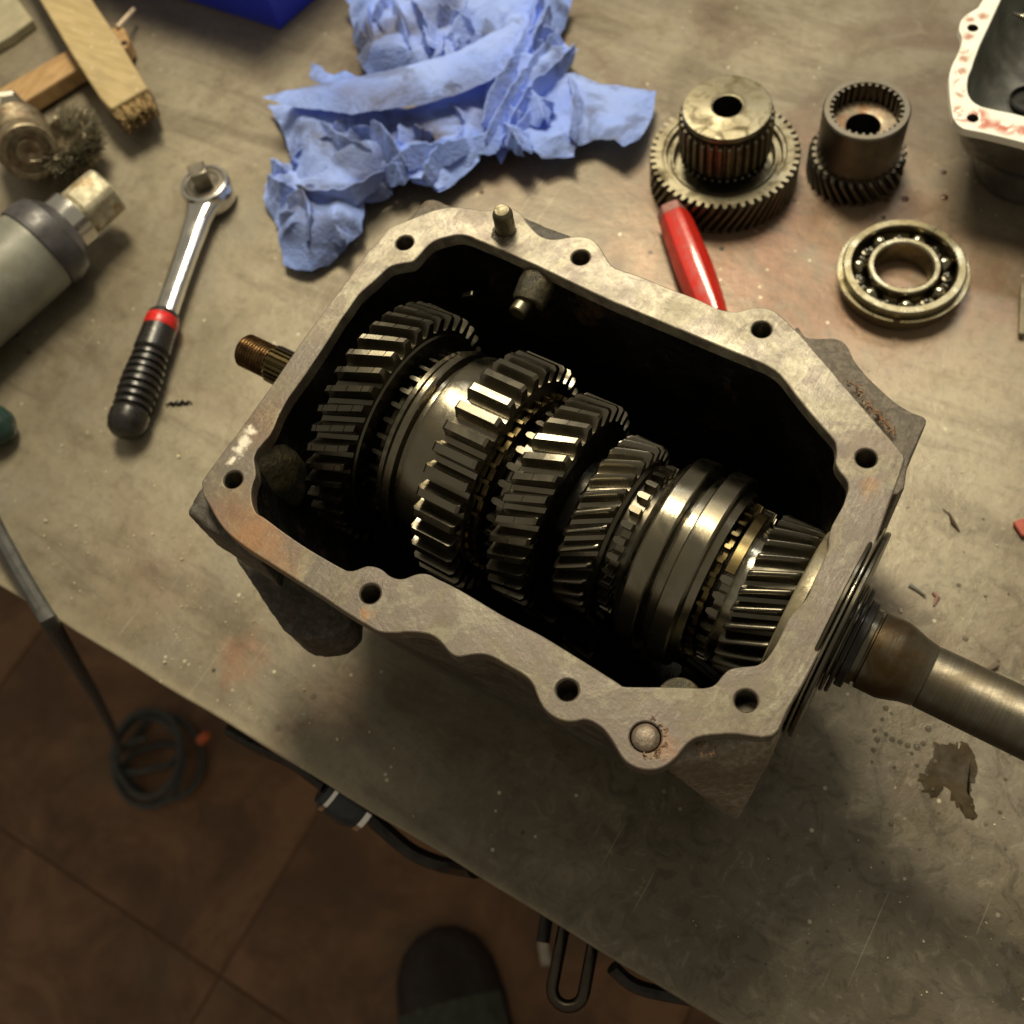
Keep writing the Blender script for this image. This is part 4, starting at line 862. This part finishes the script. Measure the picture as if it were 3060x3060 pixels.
def sheet(pts, z, dome, amp, sp, ang, an, seed, edge=.012, edge_lift=0.0, step=.0055, a2=.0016, tilt=(0, 0)):
    poly = [P(700 + x / 1.486, y / 1.486, z) for x, y in pts]
    # ragged outline
    out = []; n = len(poly)
    for i in range(n):
        p, q = poly[i], poly[(i + 1) % n]; m = max(2, int((q - p).length / .004))
        for j in range(m):
            v = p.lerp(q, j / m); v = v + Vector((noise.noise(v * 120 + Vector((seed, 0, 0))), noise.noise(v * 120 + Vector((0, seed, 5))), 0)) * .0014; out.append(v)
    xs = [p.x for p in out]; ys = [p.y for p in out]; lo = (min(xs), min(ys)); hi = (max(xs), max(ys))
    rs = np.random.RandomState(seed)
    ca, sa = math.cos(ang + .5), math.sin(ang + .5); ext = max(hi[0] - lo[0], hi[1] - lo[1]); st = step
    gu, gv = np.meshgrid(np.arange(-ext, ext, st * 1.5), np.arange(-ext, ext, st)); gu = gu + rs.uniform(-.55, .55, gu.shape) * st * 1.5; gv = gv + rs.uniform(-.55, .55, gv.shape) * st
    X = ((lo[0] + hi[0]) / 2 + gu * ca - gv * sa).ravel(); Y = ((lo[1] + hi[1]) / 2 + gu * sa + gv * ca).ravel()
    k = inside(out, X, Y); X, Y = X[k], Y[k]
    bd = np.array([(p.x, p.y) for p in out]); dist = np.full(len(X), 9.0)
    for b_ in bd: dist = np.minimum(dist, np.hypot(X - b_[0], Y - b_[1]))
    k = dist > step * .5; X, Y, dist = X[k], Y[k], dist[k]
    AX_ = np.concatenate([bd[:, 0], X]); AY_ = np.concatenate([bd[:, 1], Y]); D = np.concatenate([np.zeros(len(bd)), dist])
    f1 = eval_field(facet_field(rs, lo, hi, sp, ang, an, seed + 1), AX_, AY_); f2 = rs.uniform(-1, 1, len(AX_))
    cx, cy = (lo[0] + hi[0]) / 2, (lo[1] + hi[1]) / 2
    e_ = np.clip(D / edge, 0, 1); e_ = e_ * e_ * (3 - 2 * e_)
    f2[:len(bd)] *= .35
    Z = z + dome * (e_ - .4) + amp * f1 + a2 * f2 + edge_lift * (1 - e_)
    Z = np.maximum(Z, .0010 + .0012 * (f2 + 1))
    npb = len(bd)
    vs, es, fs, *_ = delaunay_2d_cdt([Vector((a_, b_)) for a_, b_ in zip(AX_, AY_)], [], [list(range(npb))], 1, 1e-9)
    bm = bmesh.new(); bv = []
    for i, v in enumerate(vs):
        o_ = rs.uniform(-1, 1, 2) * (.0016 if i >= npb else .0)
        bv.append(bm.verts.new((v.x + o_[0], v.y + o_[1], Z[i] if i < len(Z) else z)))
    for f in fs: bm.faces.new([bv[i] for i in f])
    bmesh.ops.subdivide_edges(bm, edges=bm.edges[:], cuts=2, use_grid_fill=True, smooth=.0)
    bmesh.ops.triangulate(bm, faces=bm.faces)
    for _ in range(2): bmesh.ops.smooth_vert(bm, verts=[v for v in bm.verts if not v.is_boundary], factor=.75, use_axis_x=True, use_axis_y=True, use_axis_z=True)
    for v in bm.verts: v.co += noise.noise_vector(v.co * 330 + Vector((seed, 0, 0))) * .00030
    bm.verts.index_update()
    V3 = [tuple(v.co) for v in bm.verts]; F3 = [tuple(v.index for v in f.verts) for f in bm.faces]; bm.free()
    return V3, F3
tw_ = MB()
layers = [
 # lower left lobe
 dict(pts=[(105, 770), (150, 735), (230, 710), (290, 755), (420, 720), (560, 640), (700, 640), (705, 720), (690, 820), (570, 890), (572, 950), (560, 1010), (480, 1080), (400, 1130), (330, 1170), (260, 1168), (200, 1140), (190, 1050), (170, 960), (125, 880)], z=.014, dome=.014, amp=.0085, sp=.016, ang=.9, an=1.5, seed=21, a2=.0022),
 # dark hollow behind and main lower body
 dict(pts=[(125, 415), (250, 430), (520, 470), (780, 430), (1110, 300), (1125, 480), (1130, 600), (1090, 690), (1000, 750), (905, 830), (850, 800), (700, 770), (600, 800), (400, 820), (290, 800), (245, 700), (222, 600), (180, 500)], z=.017, dome=.010, amp=.0105, sp=.022, ang=2.2, an=1.7, seed=33, a2=.002),
 # upper crumple
 dict(pts=[(470, -60), (1500, -60), (1465, 30), (1430, 100), (1390, 190), (1300, 330), (1000, 330), (800, 330), (590, 310), (535, 260), (545, 180), (520, 100), (505, 0)], z=.020, dome=.010, amp=.0110, sp=.019, ang=.3, an=1.5, seed=45, a2=.0028),
 # right bunch
 dict(pts=[(1250, 130), (1400, 160), (1465, 138), (1490, 180), (1530, 200), (1480, 270), (1420, 330), (1370, 400), (1300, 540), (1240, 560), (1175, 665), (1130, 600), (1095, 480), (1110, 360), (1180, 260)], z=.020, dome=.008, amp=.0110, sp=.013, ang=.9, an=2.4, seed=57, a2=.0028),
 # right lobe, flatter
 dict(pts=[(1125, 590), (1180, 500), (1260, 440), (1370, 385), (1450, 340), (1540, 325), (1620, 340), (1700, 350), (1790, 375), (1870, 392), (1860, 470), (1830, 560), (1800, 620), (1730, 667), (1690, 640), (1600, 605), (1515, 630), (1508, 690), (1440, 685), (1370, 700), (1300, 670), (1250, 640), (1180, 650)], z=.015, dome=.006, amp=.0060, sp=.026, ang=1.2, an=1.6, seed=63, edge_lift=.002, a2=.0010),
 # folded band on top
 dict(pts=[(118, 412), (220, 385), (330, 368), (440, 350), (560, 330), (700, 300), (850, 250), (1000, 205), (1130, 130), (1280, 45), (1290, 110), (1250, 200), (1200, 290), (1100, 345), (1000, 390), (890, 425), (780, 452), (650, 480), (520, 500), (400, 480), (250, 462)], z=.033, dome=.004, amp=.0035, sp=.030, ang=-.35, an=2.2, seed=75, edge_lift=-.001, a2=.0007),
 # small curled lip at the left
 dict(pts=[(320, 300), (345, 262), (400, 310), (470, 320), (560, 330), (600, 350), (450, 385), (380, 360), (330, 350)], z=.027, dome=.004, amp=.006, sp=.010, ang=.4, an=1.5, seed=81, a2=.002),
 # lower front pocket
 dict(pts=[(700, 600), (860, 580), (1000, 560), (1110, 560), (1080, 680), (990, 740), (905, 825), (860, 780), (780, 770), (710, 720)], z=.022, dome=.010, amp=.0080, sp=.016, ang=1.9, an=1.5, seed=93, a2=.002),
]
for L in layers:
    V3, fs = sheet(**L); tw_.add(V3, fs)
def pleat(pix, z0, w_, h_, lean, seed):
    """a sharp fold of paper standing up along a line"""
    rs = np.random.RandomState(seed); pts = [P(700 + x / 1.486, y / 1.486, z0) for x, y in pix]; pts = spl(pts, 6); n = len(pts); A_, B_, C_, D_ = [], [], [], []
    for i, p in enumerate(pts):
        t = (pts[min(i + 1, n - 1)] - pts[max(i - 1, 0)]).normalized(); sd = Vector((-t.y, t.x, 0)); k = math.sin(math.pi * (i + .6) / (n + .2)) ** .6; r_ = rs.uniform(-1, 1, 4)
        A_.append(p - sd * (w_ * k * (1 + .2 * r_[0])) - Vector((0, 0, .004))); D_.append(p + sd * (w_ * k * (1 + .2 * r_[1])) - Vector((0, 0, .004)))
        top_ = p + sd * (lean * w_ + .0008 * r_[2]) + Vector((0, 0, h_ * k * (1 + .15 * r_[3]))); B_.append(top_ - sd * .0004); C_.append(top_ + sd * .0004)
    tw_.rings([A_, B_, C_, D_], False, False, False)
for pix, z0, w_, h_, lean in (
    ([(1130, 640), (1200, 520), (1300, 380), (1390, 250), (1450, 160)], .022, .006, .012, .3), ([(1170, 655), (1250, 520), (1330, 420), (1440, 310), (1500, 210)], .018, .006, .012, -.4),
    ([(1110, 560), (1160, 430), (1240, 320), (1300, 190), (1330, 60)], .026, .007, .010, .2), ([(1200, 640), (1280, 600), (1350, 520), (1370, 400)], .014, .005, .010, .5),
    ([(700, 20), (740, 120), (770, 230)], .026, .006, .010, .4), ([(800, 10), (860, 100), (900, 200)], .026, .006, .011, -.4), ([(900, 60), (980, 110), (1060, 150)], .026, .006, .012, .3), ([(600, 40), (590, 140), (620, 260)], .024, .006, .010, .3),
    ([(1060, 20), (1040, 100), (960, 190)], .028, .006, .009, -.5), ([(1380, 30), (1350, 130), (1290, 240)], .026, .007, .009, .5),
    ([(250, 700), (380, 640), (520, 640), (640, 700)], .020, .006, .008, -.5), ([(380, 560), (480, 650), (600, 690)], .024, .006, .008, .4), ([(600, 560), (680, 640), (760, 760)], .022, .006, .010, .4),
    ([(700, 760), (800, 700), (920, 690), (1040, 640)], .024, .006, .008, .5), ([(850, 800), (900, 720), (980, 640)], .022, .005, .009, .3), ([(280, 860), (330, 960), (320, 1080)], .020, .006, .010, .5),
    ([(290, 820), (400, 880), (520, 860), (660, 760)], .022, .007, .010, -.4), ([(200, 980), (280, 1000), (340, 1100)], .014, .006, .009, .4), ([(150, 800), (210, 860), (280, 870)], .014, .006, .010, .3),
    ([(1510, 350), (1530, 470), (1510, 620)], .016, .005, .008, -.7)):
    pleat(pix, z0, w_, h_, lean, int(pix[0][0] + pix[0][1]))
rs_ = np.random.RandomState(4)
for lo_x, hi_x, lo_y, hi_y, zb_, cnt in ((560, 1380, 10, 260, .027, 14), (200, 1050, 520, 760, .021, 13), (240, 460, 860, 1060, .018, 5), (1130, 1420, 200, 620, .024, 8), (1300, 1800, 430, 620, .0155, 0)):
    for _ in range(cnt):
        x_, y_ = rs_.uniform(lo_x, hi_x), rs_.uniform(lo_y, hi_y); a_ = rs_.uniform(0, 3.14); l_ = rs_.uniform(35, 80)
        pleat([(x_ - l_ * math.cos(a_), y_ - l_ * math.sin(a_)), (x_ + rs_.uniform(-14, 14), y_ + rs_.uniform(-14, 14)), (x_ + l_ * math.cos(a_), y_ + l_ * math.sin(a_))], zb_ + rs_.uniform(-.003, .001), rs_.uniform(.004, .008), rs_.uniform(.003, .007), rs_.uniform(-.6, .6), rs_.randint(1, 9999))
o = rel(towel, tw_.build('paper_sheet', pap, None, 24))

# ------------------------------------------------------------------ marks and small litter on the bench
oil = NT('thin_brown_oil'); oil.done(oil.mix(oil.ramp(oil.noise(80, 5), .35, .65), (.034, .022, .008), (.070, .048, .020)), .22, 0, oil.bump(oil.noise(200, 4), .3, .0006), Alpha=oil.ramp(oil.noise(70, 6), .3, .6, .45, .85))
M['oil'] = oil.mat
zg = lambda pts, z=.0006: [P(2300 + x / 1.9316, 1500 + y / 1.9316, z) for x, y in pts]
pp = smooth_loop(zg([(940, 1390), (1040, 1400), (1130, 1385), (1175, 1450), (1205, 1550), (1165, 1650), (1180, 1740), (1190, 1830), (1120, 1800), (1060, 1710), (1010, 1640), (960, 1705), (885, 1665), (870, 1580), (925, 1500), (950, 1450)]), 4)
def puddle(loop, name, label, h=.0003):
    c_ = sum((Vector(p[:2]) for p in loop), Vector((0, 0))) / len(loop); n = len(loop)
    m_ = MB(); L = [Vector(p[:2]) for p in loop]
    m_.rings([[(p.x, p.y, .0002) for p in L], [(p.x + (c_.x - p.x) * .05, p.y + (c_.y - p.y) * .05, h * .8) for p in L], [(p.x + (c_.x - p.x) * .2, p.y + (c_.y - p.y) * .2, h) for p in L]], False, True)
    return tag(m_.build(name, M['oil'], None, 60), label, 'oil puddle')
pp = [p + Vector((noise.noise(Vector((p.x * 420, p.y * 420, 1))), noise.noise(Vector((p.x * 420, p.y * 420, 7))))) * .0022 for p in resample(pp, 150)]
puddle(pp, 'oil_puddle', 'irregular brown oil puddle on the bench below the output shaft')
dr = MB(); drops = [(670, 1190, 22), (605, 1320, 17), (620, 1372, 22), (672, 1340, 18), (706, 1370, 20), (752, 1385, 20), (796, 1405, 22), (850, 1415, 26), (886, 1395, 20), (600, 1432, 18), (650, 1255, 15), (915, 1310, 24), (700, 1220, 12), (820, 1450, 14), (590, 1500, 12), (850, 1520, 16), (720, 1530, 12), (1090, 480, 18), (1245, 545, 14), (1130, 790, 22), (700, 1860, 18), (1330, 1790, 16), (1360, 1600, 14), (940, 1660, 18)]
for x, y, r in drops:
    q = P(2300 + x / 1.9316, 1500 + y / 1.9316, .0); r_ = r / 1.9316 / F * .5 * .8
    dr.lathe([(.0002, r_), (.0007, r_ * .8), (.0010, r_ * .45), (.0011, .0001)], 14, False, False, Matrix.Translation(q))
random.seed(5)
for _ in range(60):
    q = P(random.uniform(2250, 3050), random.uniform(1500, 2900), 0); r_ = random.uniform(.0003, .0009)
    if q.y > .03 and not (-.3 < q.x < .02 and .06 < q.y < .25): dr.lathe([(.0002, r_), (.0005, r_ * .7), (.0006, .0001)], 10, False, False, Matrix.Translation(q))
wm = NT('oil_drop'); wm.done((.13, .115, .075), .15, 0, None, Alpha=.45)
tag(dr.build('oil_drops', wm.mat, None, 60), 'scatter of small clear oil drops beside the brown puddle', 'oil drops', None, 'stuff')
# grit and paint crumbs
gt = MB(); random.seed(9)
for _ in range(900):
    if random.random() < .6: q = P(random.gauss(620, 330), random.gauss(1850, 330), 0)
    else: q = P(random.uniform(0, 3060), random.uniform(300, 3000), 0)
    if q.y < .02 or (-.27 < q.x < 0 and .05 < q.y < .26): continue
    s_ = random.uniform(.0002, .0007) * (2.0 if random.random() < .05 else 1); gt.box(q + Vector((0, 0, s_ * .4)), (s_, s_ * random.uniform(.5, 1.8), s_ * .7), Matrix.Rotation(random.uniform(0, 6), 3, 'Z'))
tag(gt.build('grit', simple('pale_grit', (.52, .47, .32), .7, 0, .5, 400), None, 0), 'fine pale grit scattered over the bench top', 'grit', None, 'stuff')
gt = MB()
for x, y, s_ in ((2680, 512, .0028), (2705, 595, .0022), (2822, 590, .0024), (2650, 600, .0018), (2640, 650, .0014), (2500, 610, .0026), (1440, 575, .0014), (2820, 515, .0018)):
    q = P(x, y, 0); gt.lathe([(.0001, s_), (.0005, s_ * .8), (.0006, .0001)], 12, False, False, Matrix.Translation(q))
tag(gt.build('rust_brown_spots', simple('dried_brown_oil', (.085, .03, .015), .35), None, 60), 'dried rust brown drips between the loose gears and the cover', 'drips', None, 'stuff')
# pieces
q = P(2745, 1765, .001); o = MB().tube([q + Vector((-.005, .001, 0)), q, q + Vector((.004, -.0012, .0004))], [.0010, .0007, .0005], 8).build('metal_chip', M['chrome'], None); tag(o, 'thin bright metal chip on the bench above the output shaft', 'chip')
q = P(2795, 1785, .0006); o = MB().tube([q + Vector((-.0018, .002, 0)), q + Vector((.001, .0005, .0002)), q + Vector((.001, -.0045, 0))], [.0010, .0012, .0005], 8).build('gasket_crumb', simple('pale_red_gasket', (.27, .15, .12), .7), None); tag(o, 'reddish gasket crumb beside the thin metal chip', 'crumb')
q = P(2850, 1560, .001); o = MB().tube([P(2818, 1520, .0006), P(2838, 1536, .001), P(2848, 1560, .0012), P(2868, 1588, .0006)], [.0002, .0004, .0012, .0003], 6).build('dry_leaf', simple('dark_dry_leaf', (.08, .05, .025), .7), None); tag(o, 'thin dark curled leaf on the bench right of the gearbox', 'leaf')
q = P(2940, 2005, .002); o = MB().tube([P(2895, 2012, .0015), P(2925, 2015, .002), P(2955, 2000, .002), P(2980, 1985, .0012)], [.0005, .0009, .0012, .0016], 7).tube([P(2942, 2030, .001), P(2950, 2008, .0015), P(2975, 1992, .001)], .0009, 6).build('bent_twig', simple('grey_brown_twig', (.14, .11, .08), .7), None); tag(o, 'short bent twig behind the output shaft', 'twig')
sw = []
for i in range(15): sw.append(P(495 + i * 5.6, 1203 + 3.5 * math.sin(i * 1.9) + (4 - i * .4), .0012 + .0006 * math.sin(i * 2.7)))
o = MB().tube(sw, [.0004 + .0012 * math.sin(math.pi * i / 14) * (.6 + .4 * math.sin(i * 2.3)) for i in range(15)], 7).build('black_lint', M['black_metal'], None); tag(o, 'black strand of swarf beside the ratchet grip', 'lint')  # strand of lint, modelled as a thin black tube
q = P(6, 1290, .012)
bm = bmesh.new(); bmesh.ops.create_icosphere(bm, subdivisions=3, radius=1)
for v in bm.verts: v.co = Vector((v.co.x * .016, v.co.y * .013, v.co.z * .012)) + noise.noise_vector(v.co * 3) * .002
me = bpy.data.meshes.new('green_knob'); bm.to_mesh(me); bm.free(); me.polygons.foreach_set('use_smooth', [True] * len(me.polygons)); me.materials.append(simple('dark_green_rubber', (.012, .035, .028), .45))
o = bpy.data.objects.new('green_knob', me); COL.objects.link(o); o.location = q + Vector((-.010, 0, 0)); tag(o, 'dark green rubber knob at the left edge below the grinder', 'knob')
o = MB().box(P(3058, 925, .003), (.004, .035, .003), Matrix.Rotation(R(18), 3, 'Z')).build('brass_strip', simple('tarnished_brass', (.22, .19, .13), .6, .3), None, 0, bevel=.0008); tag(o, 'tarnished metal strip at the right edge beyond the bearing', 'strip')
o = MB().box(P(3056, 1578, .002), (.006, .009, .003), Matrix.Rotation(R(50), 3, 'Z')).build('red_scrap', simple('red_rubber', (.38, .08, .05), .6), None, 0, bevel=.001); tag(o, 'small red scrap at the right edge of the bench', 'scrap')

# ------------------------------------------------------------------ things below the bench edge
cab = simple('grey_blue_rubber_cable', (.055, .055, .052), .6)
cp = [P(-90, 1400, .03), P(-20, 1560, .018), P(60, 1710, .009), P(120, 1812, .0066), P(160, 1876, -.004), P(215, 1965, -.13), P(290, 2090, -.40), P(340, 2185, -.68), P(368, 2240, FZ + .03)]
cc = P(465, 2270, FZ + .008)
for k in range(62):
    a_ = R(160) - k * R(24); r_ = .044 + .011 * math.sin(k * .29) + .004 * math.sin(k * 1.1); cp.append(cc + Vector((.012 * math.sin(k * .11), .009 * math.cos(k * .17), 0)) + Vector((r_ * 1.1 * math.cos(a_), r_ * math.sin(a_), .004 * (k / 10) + .003 * math.sin(k))))
o = MB().tube(spl(cp, 5), .0047, 10).build('power_cable', cab, None); tag(o, 'grey cable hanging over the bench edge and coiled on the floor', 'cable')
q = P(598, 2215, FZ + .02); o = MB().tube([q, q + Vector((.006, .012, .006))], [.007, .006], 14).build('orange_plug', simple('orange_plastic', (.55, .11, .03), .5), None); tag(o, 'small orange plug beside the cable coil on the floor', 'plug')
hn = empty('hanging_connector', P(1050, 2400, -.04), 'dark blue grey hose connector with silver bands hanging under the bench edge', 'connector')
c0_, c1_ = P(975, 2345, -.030), P(1100, 2432, -.045); dd = (c1_ - c0_).normalized()
rel(hn, MB().tube([c0_, c0_.lerp(c1_, .3), c0_.lerp(c1_, .7), c1_], [.010, .0125, .0125, .0085], 20).build('connector_body', simple('dark_slate_plastic', (.022, .030, .040), .35), None))
for t, wdt in ((.10, .0022), (.86, .003)):
    qq = c0_.lerp(c1_, t); rel(hn, MB().tube([qq, qq + dd * wdt], .0128 if t < .5 else .0110, 20).build('silver_band', M['chrome'], None, 30))
hp_ = spl([c1_, P(1150, 2480, -.05), P(1230, 2545, -.06), P(1310, 2580, -.06), P(1370, 2592, -.05), P(1420, 2600, -.03)], 6)
rel(hn, MB().tube(hp_, .0042, 10).build('connector_cable', M['black_metal'], None))
hp_ = spl([c0_, P(930, 2310, -.03), P(870, 2270, -.035), P(780, 2230, -.05), P(690, 2180, -.06)], 6)
rel(hn, MB().tube(hp_, .0045, 10).build('connector_tail', M['black_metal'], None))
# clamp loop sticking out under the edge
lp = []; z_ = -.030
top_l, top_r, bot = P(1712, 2770, z_), P(1768, 2800, z_), P(1700, 2965, z_)
cA = P(1728, 2800, z_); cB = P(1698, 2955, z_); dd = (cB - cA); L_ = dd.length; dd.normalize(); sd_ = Vector((-dd.y, dd.x, 0))
for k in range(12): a_ = math.pi * k / 11; lp.append(cB + dd * (.0075 * math.sin(a_)) + sd_ * (.0075 * math.cos(a_)))
pts_ = [cA - dd * .03 + sd_ * .0075] + lp + [cA - dd * .03 - sd_ * .0075]
cl = empty('clamp_lever', (cB.x, cB.y, z_), 'dark steel clamp loop sticking out below the bench edge', 'clamp')
rel(cl, MB().tube(pts_, .0030, 12).build('lever_loop', steel('dark_clamp_steel', (.07, .06, .05), .3), None))
rel(cl, MB().tube([cA - dd * .03 - sd_ * .018, cA + dd * .006 - sd_ * .016], .0032, 12).build('clamp_screw', M['black_metal'], None))
rel(cl, MB().tube(spl([P(1830, 2890, -.03), P(1880, 2935, -.035), P(1940, 2960, -.035), P(2070, 2985, -.03)], 5), .0034, 10).build('clamp_strap', M['black_metal'], None))
o = MB().box(P(1626, 2845, FZ + .003), (.012, .03, .003), Matrix.Rotation(R(40), 3, 'Z')).build('paper_scrap', simple('off_white_paper', (.45, .40, .33), .8), None, 0, bevel=.001); tag(o, 'pale paper scrap on the floor left of the clamp loop', 'paper scrap')
# shoe of the photographer
so = P(1330, 3000, FZ + .05); dx = (P(1300, 2800, FZ + .05) - P(1400, 3300, FZ + .05)).normalized(); sx = Vector((dx.y, -dx.x, 0))
shoe = empty('work_shoe', (so.x, so.y, FZ), 'toe of a dark work shoe with a grey green upper at the bottom edge', 'shoe')
rr = []; 
for t, w_, h_ in ((.085, .004, .02), (.080, .024, .036), (.065, .044, .048), (.040, .056, .056), (.0, .061, .064), (-.05, .062, .075), (-.11, .056, .095), (-.18, .050, .11)):
    ring = []
    for k in range(28):
        a_ = math.pi * k / 27; ring.append(Vector((so.x, so.y, FZ + .012)) + dx * t + sx * (w_ * math.cos(a_)) + Vector((0, 0, h_ * math.sin(a_) ** .8)))
    rr.append(ring)
M['shoe'] = simple('dark_brown_leather', (.016, .009, .006), .6, 0, .3, 60, .3); M['shoe2'] = simple('grey_green_suede', (.055, .062, .048), .9, 0, .3, 60, .4)
rel(shoe, MB().rings(rr[:5], True, False, False).build('toe_cap', M['shoe'], None, 60))
rel(shoe, MB().rings(rr[4:], False, True, False).build('upper', M['shoe2'], None, 60))
sl = [Vector((so.x, so.y, 0)) + dx * t + sx * w_ for t, w_ in ((.09, 0), (.084, .026), (.067, .047), (.04, .060), (0, .066), (-.06, .066), (-.18, .052), (-.18, -.052), (-.06, -.066), (0, -.066), (.04, -.060), (.067, -.047), (.084, -.026))]
rel(shoe, MB().prism([(p.x, p.y) for p in sl], FZ + .0005, FZ + .014).build('sole', M['black_metal'], None, 0, bevel=.003))
